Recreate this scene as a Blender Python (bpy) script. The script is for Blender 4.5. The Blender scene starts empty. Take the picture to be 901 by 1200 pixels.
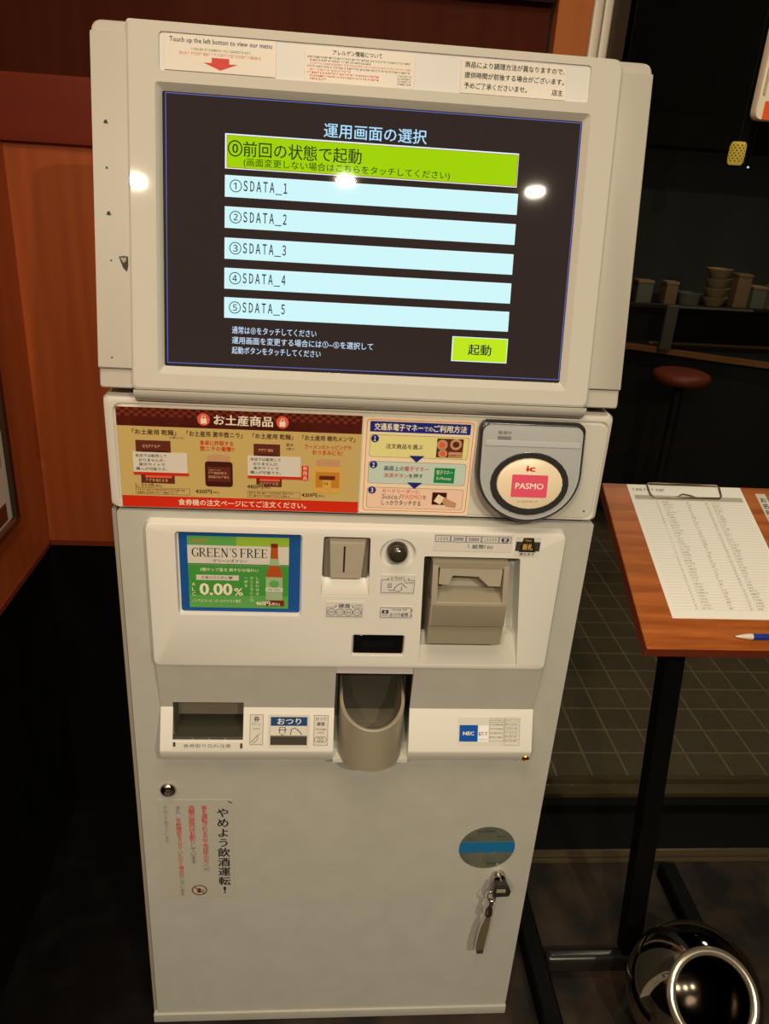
import bpy, bmesh, math, random
from mathutils import Matrix, Vector
random.seed(7)
R = math.radians
C = bpy.context.scene.collection
scene = bpy.context.scene

# ------------------------------------------------------------------ camera, world, lamps, exposure
cd = bpy.data.cameras.new('camera'); cam = bpy.data.objects.new('camera', cd); C.objects.link(cam)
cam.location = (-0.05325, -0.88565, 1.33583)
cam.rotation_euler = (1.158115, -0.0615807, -0.0675879)
cd.sensor_fit = 'VERTICAL'; cd.sensor_height = 24.0; cd.sensor_width = 36.0
cd.lens = 920.0 / 1200.0 * 24.0
cd.clip_start = 0.02
scene.camera = cam
w = bpy.data.worlds.new('world'); scene.world = w; w.use_nodes = True
w.node_tree.nodes['Background'].inputs[0].default_value = (0.10, 0.075, 0.05, 1)
w.node_tree.nodes['Background'].inputs[1].default_value = 0.15
scene.view_settings.view_transform = 'Standard'
scene.view_settings.look = 'None'
scene.view_settings.gamma = 1.0
scene.view_settings.exposure = 0.0
scene.view_settings.use_curve_mapping = False

def lamp(name, loc, power, radius, color=(1.0, 0.86, 0.635), rot=(0, 0, 0), spread=180):
    l = bpy.data.lights.new(name, 'AREA'); l.shape = 'DISK'; l.size = radius * 2; l.energy = power; l.color = color
    l.spread = R(spread)
    o = bpy.data.objects.new(name, l); C.objects.link(o); o.location = loc; o.rotation_euler = rot
    return o
lamp('downlight', (0.725, -1.961, 2.2), 34, 0.030)
lamp('downlight.001', (0.018, -1.965, 2.2), 24, 0.030)
lamp('downlight.002', (-0.76, -2.10, 2.2), 24, 0.030)
lamp('ceiling_panel', (-0.15, -0.75, 2.28), 13, 0.45)  # added soft fill to lift the timber walls, no fixture there
lamp('downlight.003', (1.9, 2.05, 2.25), 3.0, 0.12)  # added weak lamp for the objects behind the glass, no known fixture
lamp('downlight.004', (1.1, 1.05, 2.2), 7.0, 0.06)  # added lamp that brightens the outside tiles, source invented

# ------------------------------------------------------------------ materials
def lin(c):
    out = []
    for x in c[:3]:
        x = x / 255.0
        out.append(x / 12.92 if x <= 0.04045 else ((x + 0.055) / 1.055) ** 2.4)
    return (out[0], out[1], out[2], 1.0)
MAT = {}
def P(name, col, rough=0.5, metal=0.0, spec=0.5, emit=None, estr=1.0, coat=0.0):
    m = bpy.data.materials.new(name); m.use_nodes = True
    b = m.node_tree.nodes['Principled BSDF']
    b.inputs['Base Color'].default_value = lin(col)
    b.inputs['Roughness'].default_value = rough
    b.inputs['Metallic'].default_value = metal
    b.inputs['Specular IOR Level'].default_value = spec
    b.inputs['Coat Weight'].default_value = coat
    b.inputs['Coat Roughness'].default_value = 0.08
    if emit is not None:
        b.inputs['Emission Color'].default_value = lin(emit)
        b.inputs['Emission Strength'].default_value = estr
    MAT[name] = m
    return m
def noisy(name, c1, c2, scale=(1, 1, 1), nscale=5.0, detail=6, rough=0.5, lo=0.35, hi=0.65, bump=0.0, wave=None, spec=0.5, coat=0.0, rough2=None):
    m = P(name, c1, rough, spec=spec, coat=coat); nt = m.node_tree; b = nt.nodes['Principled BSDF']
    tc = nt.nodes.new('ShaderNodeTexCoord'); mp = nt.nodes.new('ShaderNodeMapping'); mp.inputs['Scale'].default_value = scale
    nt.links.new(tc.outputs['Object'], mp.inputs['Vector'])
    n = nt.nodes.new('ShaderNodeTexNoise'); n.inputs['Scale'].default_value = nscale; n.inputs['Detail'].default_value = detail
    nt.links.new(mp.outputs['Vector'], n.inputs['Vector'])
    fac = n.outputs['Fac']
    if wave:
        wv = nt.nodes.new('ShaderNodeTexWave'); wv.bands_direction = wave[0]
        wv.inputs['Scale'].default_value = wave[1]; wv.inputs['Distortion'].default_value = wave[2]; wv.inputs['Detail'].default_value = 3
        nt.links.new(mp.outputs['Vector'], wv.inputs['Vector'])
        mx = nt.nodes.new('ShaderNodeMath'); mx.operation = 'MULTIPLY_ADD'; mx.inputs[1].default_value = wave[3]
        nt.links.new(wv.outputs['Fac'], mx.inputs[0]); nt.links.new(fac, mx.inputs[2]); fac = mx.outputs[0]
    cr = nt.nodes.new('ShaderNodeValToRGB'); cr.color_ramp.elements[0].position = lo; cr.color_ramp.elements[1].position = hi
    cr.color_ramp.elements[0].color = lin(c1); cr.color_ramp.elements[1].color = lin(c2)
    nt.links.new(fac, cr.inputs['Fac']); nt.links.new(cr.outputs['Color'], b.inputs['Base Color'])
    if rough2 is not None:
        mr = nt.nodes.new('ShaderNodeMapRange'); mr.inputs['To Min'].default_value = rough; mr.inputs['To Max'].default_value = rough2
        nt.links.new(n.outputs['Fac'], mr.inputs['Value']); nt.links.new(mr.outputs['Result'], b.inputs['Roughness'])
    if bump:
        bp = nt.nodes.new('ShaderNodeBump'); bp.inputs['Strength'].default_value = bump; bp.inputs['Distance'].default_value = 0.002
        nt.links.new(fac, bp.inputs['Height']); nt.links.new(bp.outputs['Normal'], b.inputs['Normal'])
    return m

WHITE = P('white_plastic', (206, 203, 193), 0.32, spec=0.45)
WHITE2 = P('white_gloss_plastic', (197, 195, 185), 0.035, spec=0.35)
PLATE = P('panel_white_plastic', (224, 222, 214), 0.09, spec=0.45)
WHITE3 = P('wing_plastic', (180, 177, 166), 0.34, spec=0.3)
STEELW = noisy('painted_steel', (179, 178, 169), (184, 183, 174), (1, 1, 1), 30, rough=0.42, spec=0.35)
SLOTG = P('slot_grey', (204, 203, 200), 0.3)
DARKGAP = P('dark_gap', (14, 12, 10), 0.7)
HOLE = P('chipped_hole', (60, 52, 42), 0.8)
TRIMG = P('edge_trim', (150, 142, 126), 0.5)
PAPER = P('paper', (240, 238, 232), 0.7, spec=0.2)
PAPERG = P('glossy_sticker', (214, 209, 197), 0.25)
CLEAR = P('film_sticker', (217, 214, 205), 0.3)
CLEARD = P('door_sticker', (182, 179, 168), 0.35)
BLACK = P('black_ink', (28, 24, 24), 0.6)
GREYINK = P('grey_ink', (120, 112, 104), 0.6)
NAVYINK = P('navy_ink', (38, 50, 92), 0.6)
REDINK = P('red_ink', (196, 44, 34), 0.6)
PINKINK = P('faint_red_ink', (214, 140, 122), 0.6)
GREENINK = P('faint_green_ink', (130, 150, 110), 0.6)
CREAMINK = P('cream_ink', (238, 228, 206), 0.6)
GUN = P('tan_grey_plastic', (150, 142, 122), 0.38)
GUND = P('dark_tan_grey_plastic', (112, 106, 90), 0.45)
GUNDD = P('deep_grey_plastic', (62, 60, 50), 0.35)
GUNL = P('light_tan_plastic', (172, 164, 146), 0.4)
BLK = P('black_metal', (9, 8, 7), 0.5, spec=0.1)
BLKS = P('black_worn_metal', (30, 28, 25), 0.3, spec=0.6)
BLKG = P('black_gloss', (6, 6, 7), 0.06)
CHROME = P('chrome', (205, 200, 190), 0.09, metal=1.0)
STEELP = P('polished_steel', (186, 178, 164), 0.07, metal=1.0)
BRUSH = P('brushed_steel', (150, 138, 116), 0.28, metal=1.0)
BRASS = P('brass', (190, 150, 70), 0.3, metal=1.0)
ALU = P('aluminium', (196, 188, 172), 0.4, metal=0.15)
BRONZE = P('bronze_rail', (96, 82, 58), 0.3, metal=0.25)
RAILM = P('rail_metal', (84, 72, 52), 0.28, metal=0.3)
# screen (backlit)
SCR = P('screen_black', (9, 8, 9), 0.022, spec=0.5, emit=(50, 39, 34))  # emission holds backlight bleed plus the room's warm reflection
S_CY = P('screen_cyan', (8, 8, 8), 0.022, emit=(212, 252, 255), estr=0.95)
S_CYL = P('screen_cyan_edge', (8, 8, 8), 0.022, emit=(226, 250, 255), estr=1.0)
S_GR = P('screen_green', (8, 8, 8), 0.022, emit=(170, 220, 8), estr=0.9)
S_GR2 = P('screen_start_green', (8, 8, 8), 0.022, emit=(196, 236, 30), estr=0.95)
S_OR = P('screen_orange', (8, 8, 8), 0.022, emit=(200, 120, 20), estr=0.8)
S_BL = P('screen_blue_line', (8, 8, 8), 0.022, emit=(106, 120, 205), estr=0.9)
S_TX = P('screen_text_cyan', (8, 8, 8), 0.022, emit=(176, 226, 255), estr=1.0)
S_WH = P('screen_text_white', (8, 8, 8), 0.022, emit=(206, 230, 255), estr=0.95)
S_DK = P('screen_text_dark', (8, 8, 8), 0.022, emit=(26, 44, 52), estr=0.8)
S_OL = P('screen_text_olive', (8, 8, 8), 0.022, emit=(52, 68, 10), estr=0.8)
# print colours
C_MAROON = noisy('print_maroon', (82, 28, 18), (72, 20, 14), (1, 1, 1), 60, rough=0.3)
C_CHECK = P('print_check', (118, 48, 34), 0.3)
C_CREAM = P('print_cream', (198, 173, 108), 0.3)
C_RED = P('print_red', (206, 44, 20), 0.3)
C_SALM = P('print_salmon', (226, 98, 70), 0.3)
C_BROWN = P('print_brown', (98, 44, 32), 0.3)
C_BROWN2 = P('print_dark_brown', (66, 26, 20), 0.3)
C_GOLD = P('print_gold', (214, 168, 84), 0.3)
C_AMBER = P('print_amber', (198, 130, 40), 0.3)
C_TAN = P('print_tan', (196, 150, 112), 0.3)
C_PEACH = P('print_peach', (240, 222, 190), 0.3)
C_NAVY = P('print_navy', (34, 44, 128), 0.3)
C_YEL = P('print_pale_yellow', (228, 222, 150), 0.3)
C_LBLUE = P('print_pale_blue', (196, 214, 204), 0.3)
C_PINK = P('print_pale_pink', (240, 206, 184), 0.3)
C_GRN = P('print_green', (24, 140, 78), 0.3)
C_BLU = P('print_blue', (30, 84, 156), 0.2)
C_BLUD = P('label_blue', (28, 70, 120), 0.3)
C_NECB = P('label_bright_blue', (16, 84, 176), 0.3)
L_GRN = P('card_green', (70, 150, 62), 0.25)
L_GRN2 = P('card_lime', (150, 186, 58), 0.25)
L_GRN3 = P('card_mid_green', (96, 166, 84), 0.25)
L_ORG = P('bottle_brown', (176, 84, 34), 0.25)
L_ORG2 = P('bottle_dark_brown', (120, 46, 20), 0.25)
L_LAB = P('bottle_label', (158, 184, 140), 0.25)
CARD_RED = P('reader_pink', (222, 84, 112), 0.3)
CARD_SILV = P('reader_silver', (168, 172, 172), 0.2)
CARD_SILV2 = P('reader_silver_dark', (120, 124, 124), 0.25)
CARD_DK = P('reader_dark', (46, 46, 46), 0.2)
CARD_CRM = P('reader_cream', (232, 216, 186), 0.3)
HOLO = noisy('mirror_sticker_grey', (84, 92, 84), (104, 104, 90), (1, 1, 1), 40, rough=0.2)
HOLOB = P('mirror_sticker_blue', (26, 108, 160), 0.25)
STRAP = noisy('strap_olive', (84, 76, 54), (104, 92, 62), (1, 1, 1), 200, rough=0.8)
PENB = P('pen_blue', (24, 50, 140), 0.3)
PENW = P('pen_white', (226, 216, 200), 0.35)
# room
WOOD = noisy('wall_wood', (158, 73, 31), (178, 88, 40), (14, 14, 0.7), 3.0, 8, rough=0.42, wave=('X', 0.7, 6.0, 0.25), lo=0.3, hi=0.85)
WOODS = noisy('stile_wood', (168, 92, 38), (182, 104, 46), (14, 14, 0.7), 3.0, 8, rough=0.5, spec=0.2, lo=0.3, hi=0.7)
WOODR = noisy('rail_wood_red', (112, 40, 22), (124, 46, 26), (1, 14, 14), 3.0, 8, rough=0.5, spec=0.25, lo=0.3, hi=0.7)
WOODD = noisy('panel_wood_dark', (68, 25, 10), (78, 31, 13), (14, 14, 0.7), 3.0, 8, rough=0.65, spec=0.08, lo=0.3, hi=0.7)
WOODDD = P('panel_rail_dark', (48, 24, 15), 0.85, spec=0.05)
WOODT = noisy('board_wood', (148, 76, 26), (184, 104, 46), (5.0, 60, 60), 2.2, 9, rough=0.42, spec=0.3, wave=('Y', 0.12, 14.0, 0.3), lo=0.4, hi=0.95)
WOODE = P('board_edge', (128, 52, 28), 0.4)
STONE = noisy('black_panel', (9, 8, 7), (20, 17, 14), (1, 1, 0.4), 18, 8, rough=0.25, lo=0.5, hi=0.8, rough2=0.5, spec=0.35)
FLOORM = noisy('dark_floor', (14, 12, 9), (54, 43, 33), (1, 1, 1), 11, 10, rough=0.5, lo=0.36, hi=0.66, rough2=0.75, spec=0.3)
CEIL = P('ceiling_paint', (150, 138, 118), 0.9)
REAR = P('rear_paint', (84, 66, 50), 0.8)
OUTW = P('outside_grey', (112, 113, 112), 0.8)
OUTS = P('outside_soffit', (6, 5, 5), 0.9, spec=0.0)
OUTB = P('outside_black', (16, 14, 13), 0.6)
TRACK = P('black_track', (10, 8, 7), 0.6, spec=0.15)
D_WOOD = P('table_wood', (150, 96, 52), 0.5)
D_ORG = P('stool_cushion', (128, 54, 30), 0.5)
D_WHT = P('pale_box', (170, 142, 108), 0.6)
D_BRN = P('box_brown', (150, 118, 86), 0.6)
D_GRY = P('box_grey', (120, 118, 108), 0.6)
LANT = P('lantern_gold', (200, 160, 60), 0.6, emit=(226, 184, 70), estr=0.55)
LANTD = P('lantern_pattern', (90, 70, 20), 0.6, emit=(120, 96, 24), estr=0.4)
PILOT = P('pilot_blue', (200, 220, 255), 0.4, emit=(214, 236, 255), estr=1.0)
SIGNW = P('sign_white', (222, 212, 188), 0.4)
SIGNO = P('sign_orange', (226, 84, 20), 0.4)

def glass(name, col=(1, 1, 1), refl=1.0):
    m = bpy.data.materials.new(name); m.use_nodes = True; nt = m.node_tree
    for n in list(nt.nodes): nt.nodes.remove(n)
    out = nt.nodes.new('ShaderNodeOutputMaterial'); mix = nt.nodes.new('ShaderNodeMixShader')
    tr = nt.nodes.new('ShaderNodeBsdfTransparent'); tr.inputs[0].default_value = (*col, 1)
    gl = nt.nodes.new('ShaderNodeBsdfGlossy'); gl.inputs['Roughness'].default_value = 0.01
    fr = nt.nodes.new('ShaderNodeFresnel'); fr.inputs[0].default_value = 1.35
    ge = nt.nodes.new('ShaderNodeNewGeometry'); sb = nt.nodes.new('ShaderNodeMath'); sb.operation = 'SUBTRACT'; sb.inputs[0].default_value = 1.0
    mu = nt.nodes.new('ShaderNodeMath'); mu.operation = 'MULTIPLY'
    nt.links.new(ge.outputs['Backfacing'], sb.inputs[1]); nt.links.new(sb.outputs[0], mu.inputs[0]); nt.links.new(fr.outputs[0], mu.inputs[1])   # only the entry face mirrors
    nt.links.new(mu.outputs[0], mix.inputs[0]); nt.links.new(tr.outputs[0], mix.inputs[1]); nt.links.new(gl.outputs[0], mix.inputs[2])
    nt.links.new(mix.outputs[0], out.inputs[0]); MAT[name] = m
    return m
GLASS = glass('window_glass', (0.82, 0.84, 0.82))
ACRYL = glass('acrylic', (0.72, 0.70, 0.66))

def tile_mat():
    m = P('stone_tile', (70, 64, 46), 0.6); nt = m.node_tree; b = nt.nodes['Principled BSDF']
    tc = nt.nodes.new('ShaderNodeTexCoord')
    br = nt.nodes.new('ShaderNodeTexBrick'); br.offset = 0.0; br.squash = 1.0
    br.inputs['Scale'].default_value = 1.0
    br.inputs['Brick Width'].default_value = 0.0905; br.inputs['Row Height'].default_value = 0.0905
    br.inputs['Mortar Size'].default_value = 0.0032; br.inputs['Mortar Smooth'].default_value = 0.3
    br.inputs['Color1'].default_value = lin((116, 100, 74)); br.inputs['Color2'].default_value = lin((106, 92, 68))
    br.inputs['Mortar'].default_value = lin((156, 142, 108))
    mp = nt.nodes.new('ShaderNodeMapping'); mp.inputs['Location'].default_value = (-0.0605, -0.035, 0)
    nt.links.new(tc.outputs['Object'], mp.inputs['Vector']); nt.links.new(mp.outputs['Vector'], br.inputs['Vector'])
    n = nt.nodes.new('ShaderNodeTexNoise'); n.inputs['Scale'].default_value = 30; n.inputs['Detail'].default_value = 8
    nt.links.new(tc.outputs['Object'], n.inputs['Vector'])
    mx = nt.nodes.new('ShaderNodeMix'); mx.data_type = 'RGBA'; mx.blend_type = 'MULTIPLY'; mx.inputs[0].default_value = 0.5
    nt.links.new(br.outputs['Color'], mx.inputs[6]); nt.links.new(n.outputs['Color'], mx.inputs[7])
    nt.links.new(mx.outputs[2], b.inputs['Base Color'])
    return m
TILE = tile_mat()

# ------------------------------------------------------------------ mesh helpers
def frame(o=(0, 0, 0), x=(1, 0, 0), u=(0, 0, 1)):
    x = Vector(x).normalized(); u = Vector(u).normalized(); n = x.cross(u)
    M = Matrix.Identity(4)
    for i in range(3):
        M[i][0] = x[i]; M[i][1] = u[i]; M[i][2] = n[i]; M[i][3] = o[i]
    return M
I4 = Matrix.Identity(4)
FRONT = frame()                                            # u right, v up, n towards the viewer
TL = R(12.25)
HEAD = frame((0, 0, 1.120), (1, 0, 0), (0, math.sin(TL), math.cos(TL)))
LEDGE = frame((0, -0.003, 0.651), (1, 0, 0), (0, 0.022, 0.056))
TB = R(23.6)
BOARD = frame((0, 0.345, 0.860), (1, 0, 0), (0, math.cos(TB), math.sin(TB)))
FLAT = frame((0, 0, 0), (1, 0, 0), (0, 1, 0))              # u = X, v = Y, n = Z

_tc = {}
def text_geo(s, bold):
    s = s.replace('1', '\uff11') if any(c in s for c in '1') and not s.isalpha() else s
    if any(c == '\uff11' for c in s): s = ''.join(chr(ord(c) + 0xfee0) if 0x21 <= ord(c) < 0x7f else c for c in s)
    k = (s, bold)
    if k not in _tc:
        c = bpy.data.curves.new('t', 'FONT'); c.body = s; c.size = 1; c.resolution_u = 2
        o = bpy.data.objects.new('t', c); C.objects.link(o)
        m = o.to_mesh()
        v0 = [(v.co.x, v.co.y) for v in m.vertices]; f0 = [tuple(p.vertices) for p in m.polygons]
        vs, fs = [], []; k3 = 0
        for dx, dy in (((-bold, 0), (bold, 0), (0, bold * .6), (0, -bold * .6)) if bold else ((0, 0),)):     # heavier strokes from shifted copies
            fs += [tuple(i + len(vs) for i in f) for f in f0]; vs += [(x + dx, y + dy, k3 * 2.5e-5) for x, y in v0]; k3 += 1
        o.to_mesh_clear(); bpy.data.objects.remove(o); bpy.data.curves.remove(c)
        _tc[k] = (vs, fs)
    return _tc[k]

def rr(u0, v0, u1, v1, r, n, seg=5):
    pts = []
    if r <= 0:
        return [(u0, v0, n), (u1, v0, n), (u1, v1, n), (u0, v1, n)]
    for cx, cy, a0 in ((u0 + r, v0 + r, 180), (u1 - r, v0 + r, 270), (u1 - r, v1 - r, 0), (u0 + r, v1 - r, 90)):
        for i in range(seg + 1):
            a = R(a0 + 90 * i / seg)
            pts.append((cx + r * math.cos(a), cy + r * math.sin(a), n))
    return pts
def polyround(pts, rs, n, seg=4):
    out = []; N = len(pts)
    for i in range(N):
        p = Vector(pts[i]).to_2d(); a = Vector(pts[i - 1]).to_2d(); b = Vector(pts[(i + 1) % N]).to_2d()
        r = rs[i] if isinstance(rs, (list, tuple)) else rs
        da = (a - p).normalized(); db = (b - p).normalized()
        p0 = p + da * r; p1 = p + db * r
        for k in range(seg + 1):
            t = k / seg
            q = p0 * (1 - t) ** 2 + p * 2 * t * (1 - t) + p1 * t ** 2
            out.append((q.x, q.y, n))
    return out
def circ(cu, cv, ru, rv, n, seg=28):
    return [(cu + ru * math.cos(2 * math.pi * i / seg), cv + rv * math.sin(2 * math.pi * i / seg), n) for i in range(seg)]
def at_n(loop, n): return [(p[0], p[1], n) for p in loop]

WORLD = {}
class MB:
    def __init__(s): s.v = []; s.f = []; s.m = []; s.mats = []
    def mi(s, mat):
        if mat not in s.mats: s.mats.append(mat)
        return s.mats.index(mat)
    def add(s, vs, fs, mat, fr=I4):
        b = len(s.v); k = s.mi(mat)
        for p in vs: s.v.append(tuple(fr @ Vector(p)))
        for f in fs: s.f.append(tuple(i + b for i in f)); s.m.append(k)
    def loft(s, loops, mat, fr=FRONT, cap0=False, cap1=True, closed=True):
        n = len(loops[0]); vs = [p for l in loops for p in l]; fs = []
        for j in range(len(loops) - 1):
            for i in range(n if closed else n - 1):
                k = (i + 1) % n
                fs.append((j * n + i, j * n + k, (j + 1) * n + k, (j + 1) * n + i))
        if cap0: fs.append(tuple(range(n))[::-1])
        if cap1: fs.append(tuple(range((len(loops) - 1) * n, len(loops) * n)))
        s.add(vs, fs, mat, fr)
    def slab(s, u0, v0, u1, v1, n0, n1, mat, fr=FRONT, r=0.0, b=0.0, cap0=True):
        if b > 0:
            L = [rr(u0, v0, u1, v1, max(r, b), n0), rr(u0, v0, u1, v1, max(r, b), n1 - b)]
            for t in (30, 60, 90):
                d = b * (1 - math.cos(R(t)))
                L.append(rr(u0 + d, v0 + d, u1 - d, v1 - d, max(max(r, b) - d, 0.0002), n1 - b + b * math.sin(R(t))))
        else:
            L = [rr(u0, v0, u1, v1, r, n0), rr(u0, v0, u1, v1, r, n1)]
        s.loft(L, mat, fr, cap0=cap0)
    def rect(s, u0, v0, u1, v1, n, mat, fr=FRONT, r=0.0):
        l = rr(u0, v0, u1, v1, r, n); s.add(l, [tuple(range(len(l)))], mat, fr)
    def poly(s, pts, n, mat, fr=FRONT):
        s.add([(p[0], p[1], n) for p in pts], [tuple(range(len(pts)))], mat, fr)
    def prism(s, pts, n0, n1, mat, fr=FRONT):
        s.loft([[(p[0], p[1], n0) for p in pts], [(p[0], p[1], n1) for p in pts]], mat, fr, cap0=True)
    def disc(s, cu, cv, ru, rv, n, mat, fr=FRONT, seg=28):
        s.add(circ(cu, cv, ru, rv, n, seg), [tuple(range(seg))], mat, fr)
    def ring(s, outer, inner, mat, fr=FRONT): s.loft([outer, inner], mat, fr, cap1=False)
    def holes(s, outer, hs, mat, fr=FRONT):
        bm = bmesh.new(); ed = []
        allp = []
        for L in [outer] + hs:
            vv = [bm.verts.new(p) for p in L]; allp += L
            for i in range(len(vv)): ed.append(bm.edges.new((vv[i], vv[(i + 1) % len(vv)])))
        bm.verts.index_update()
        bmesh.ops.triangle_fill(bm, edges=ed, use_beauty=True, use_dissolve=False)
        bm.verts.index_update()
        fs = []
        for f in bm.faces:
            idx = [v.index for v in f.verts]
            if f.normal.z < 0: idx.reverse()
            fs.append(tuple(idx))
        s.add([tuple(v.co) for v in bm.verts], fs, mat, fr); bm.free()
    def recess(s, loop, n1, mat, fr=FRONT, inset=None, floor=None, cap=True):
        lo = at_n(inset or loop, n1)
        s.loft([loop, lo], mat, fr, cap1=False)
        if cap: s.add(lo, [tuple(range(len(lo)))], floor or mat, fr)
    def tube(s, pts, r, mat, seg=10, closed=False, fr=I4):
        pts = [Vector(p) for p in pts]; N = len(pts); rs = r if isinstance(r, (list, tuple)) else [r] * N
        loops = []; up = None
        for i in range(N):
            if closed: d = (pts[(i + 1) % N] - pts[i - 1]).normalized()
            else: d = (pts[min(i + 1, N - 1)] - pts[max(i - 1, 0)]).normalized()
            if up is None:
                up = Vector((0, 0, 1)) if abs(d.z) < 0.9 else Vector((0, 1, 0))
            a = d.cross(up).normalized(); bb = a.cross(d).normalized(); up = bb
            loops.append([tuple(pts[i] + (a * math.cos(2 * math.pi * k / seg) + bb * math.sin(2 * math.pi * k / seg)) * rs[i]) for k in range(seg)])
        if closed: loops.append(loops[0])
        s.loft(loops, mat, fr, cap0=not closed, cap1=not closed)
    def lathe(s, prof, mat, M=I4, seg=48, cap0=False, cap1=False):
        loops = [[(max(r, 1e-5) * math.cos(2 * math.pi * k / seg), max(r, 1e-5) * math.sin(2 * math.pi * k / seg), h) for k in range(seg)] for r, h in prof]
        s.loft(loops, mat, M, cap0=cap0, cap1=cap1)
    def ribbon(s, pts, wd, n, mat, fr=FRONT):
        ws = wd if isinstance(wd, (list, tuple)) else [wd] * len(pts)
        L = []; Rr = []
        for i, p in enumerate(pts):
            a = Vector(pts[max(i - 1, 0)]); b = Vector(pts[min(i + 1, len(pts) - 1)]); d = (b - a)
            d = d.normalized() if d.length > 0 else Vector((1, 0))
            q = Vector((-d.y, d.x)) * ws[i] / 2
            L.append((p[0] + q.x, p[1] + q.y, n)); Rr.append((p[0] - q.x, p[1] - q.y, n))
        k = len(pts)
        s.add(L + Rr, [(i, k + i, k + i + 1, i + 1) for i in range(k - 1)], mat, fr)
    def txt(s, t, u0, v0, u1, v1, n, mat, fr=FRONT, bold=0.0):
        vs, fs = text_geo(t, bold)
        x0 = min(v[0] for v in vs); x1 = max(v[0] for v in vs); y0 = min(v[1] for v in vs); y1 = max(v[1] for v in vs)
        sx = (u1 - u0) / (x1 - x0); sy = (v1 - v0) / (y1 - y0)
        s.add([(u0 + (a - x0) * sx, v0 + (b - y0) * sy, n + c_) for a, b, c_ in vs], fs, mat, fr)
    def vtxt(s, t, uc, vtop, size, pitch, n, mats, fr=FRONT, bold=0.0, wx=1.0):
        for i, ch in enumerate(t):
            if ch == ' ': continue
            vs, fs = text_geo(ch, bold)
            mat = mats(i) if callable(mats) else mats
            ox = 0.5; oy = 0.38
            if ord(ch) < 0x2000:
                ox = (min(v[0] for v in vs) + max(v[0] for v in vs)) / 2
            s.add([(uc + (a - ox) * size * wx, vtop - pitch * (i + 0.5) + (b - oy) * size, n + c_) for a, b, c_ in vs], fs, mat, fr)
    def scribble(s, u0, v0, u1, v1, n, mat, fr=FRONT, cw=None):
        h = v1 - v0; cw = cw or h; u = u0
        while u < u1 - cw * 0.4:
            ww = cw * random.uniform(0.5, 0.9)
            a = random.choice((0, 1, 2))
            e = min(u + ww, u1)
            s.rect(u, v0 + h * random.uniform(0, .15), u + (e - u) * .28, v1, n, mat, fr)
            s.rect(u + (e - u) * .35, v1 - h * .3, e, v1 - h * .05, n, mat, fr)
            if a: s.rect(u + (e - u) * .35, v0 + h * .05, e, v0 + h * (.3 if a == 1 else .55), n, mat, fr)
            u += cw * random.choice((1, 1, 1, 1, 1.3))
    def build(s, name, parent=None, ang=35, recalc=True, origin=None):
        me = bpy.data.meshes.new(name)
        V = [Vector(v) for v in s.v]
        if origin is None:
            mn = Vector([min(v[i] for v in V) for i in range(3)]); mx = Vector([max(v[i] for v in V) for i in range(3)])
            origin = (mn + mx) / 2
        else: origin = Vector(origin)
        me.from_pydata([v - origin for v in V], [], s.f)
        for m in s.mats: me.materials.append(m)
        for p, k in zip(me.polygons, s.m): p.material_index = k
        if recalc:
            bm = bmesh.new(); bm.from_mesh(me)
            bmesh.ops.remove_doubles(bm, verts=bm.verts, dist=1e-6)
            bmesh.ops.recalc_face_normals(bm, faces=bm.faces); bm.to_mesh(me); bm.free()
        for p in me.polygons: p.use_smooth = True
        me.set_sharp_from_angle(angle=R(ang))
        o = bpy.data.objects.new(name, me); C.objects.link(o)
        WORLD[o] = origin
        if parent is not None:
            o.parent = parent; o.location = origin - WORLD[parent]
        else: o.location = origin
        return o
    def flat(s, name, parent=None, **k): return s.build(name, parent, recalc=False, **k)

def tag(o, label, cat, group=None):
    o['label'] = label; o['category'] = cat
    if group: o['group'] = group
    return o
def thing(name, loc, label, cat, group=None):
    o = bpy.data.objects.new(name, None); C.objects.link(o); o.location = loc; o.empty_display_size = 0.05
    WORLD[o] = Vector(loc)
    return tag(o, label, cat, group)
def struct(o): o['kind'] = 'structure'; return o
def copy_thing(src, loc):
    c = src.copy(); C.objects.link(c); c.location = loc
    for ch in src.children:
        d = ch.copy(); C.objects.link(d); d.parent = c
    return c

# ------------------------------------------------------------------ room
def simple_box(name, x0, y0, z0, x1, y1, z1, mat, kind=True):
    m = MB(); m.slab(x0, y0, x1, y1, z0, z1, mat, FLAT); o = m.build(name)
    if kind: struct(o)
    return o
m = MB(); m.slab(-2.2, -4.2, -0.29, 0.6, -0.06, 0.0, STONE, FLAT); m.slab(-0.29, -4.2, 3.4, 0.335, -0.06, 0.0, FLOORM, FLAT); struct(m.build('floor'))
simple_box('ceiling', -2.2, -4.2, 2.32, 3.4, 0.6, 2.40, CEIL)
simple_box('wall_rear', -2.2, -4.3, 0.0, 3.4, -4.2, 2.32, REAR)
simple_box('wall_right', 3.4, -4.2, 0.0, 3.5, 3.6, 2.4, REAR)
# left wall: black stone dado below, timber panel above
XL = -0.556; YB = 0.5; ZW = 0.643
m = MB()
m.slab(XL - 0.10, -1.0, XL - 0.008, YB + 0.1, 0.0, ZW, STONE, FLAT)
m.slab(XL - 0.10, -1.0, XL, YB + 0.1, ZW + 0.006, 2.32, WOOD, FLAT)
m.slab(XL - 0.10, -1.0, XL + 0.002, YB, ZW - 0.003, ZW + 0.007, WOODE, FLAT)
struct(m.build('wall_left'))
m = MB()
m.slab(-0.66, YB + 0.008, 0.345, YB + 0.1, 0.0, ZW, STONE, FLAT)
m.slab(-0.66, YB, 0.286, YB + 0.1, ZW + 0.006, 1.36, WOOD, FLAT)
m.slab(-0.66, YB + 0.02, 0.286, YB + 0.1, 1.36, 1.60, WOODD, FLAT)      # inset panel
m.slab(-0.66, YB + 0.001, 0.286, YB + 0.1, 1.5820, 2.32, WOODDD, FLAT)
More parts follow.
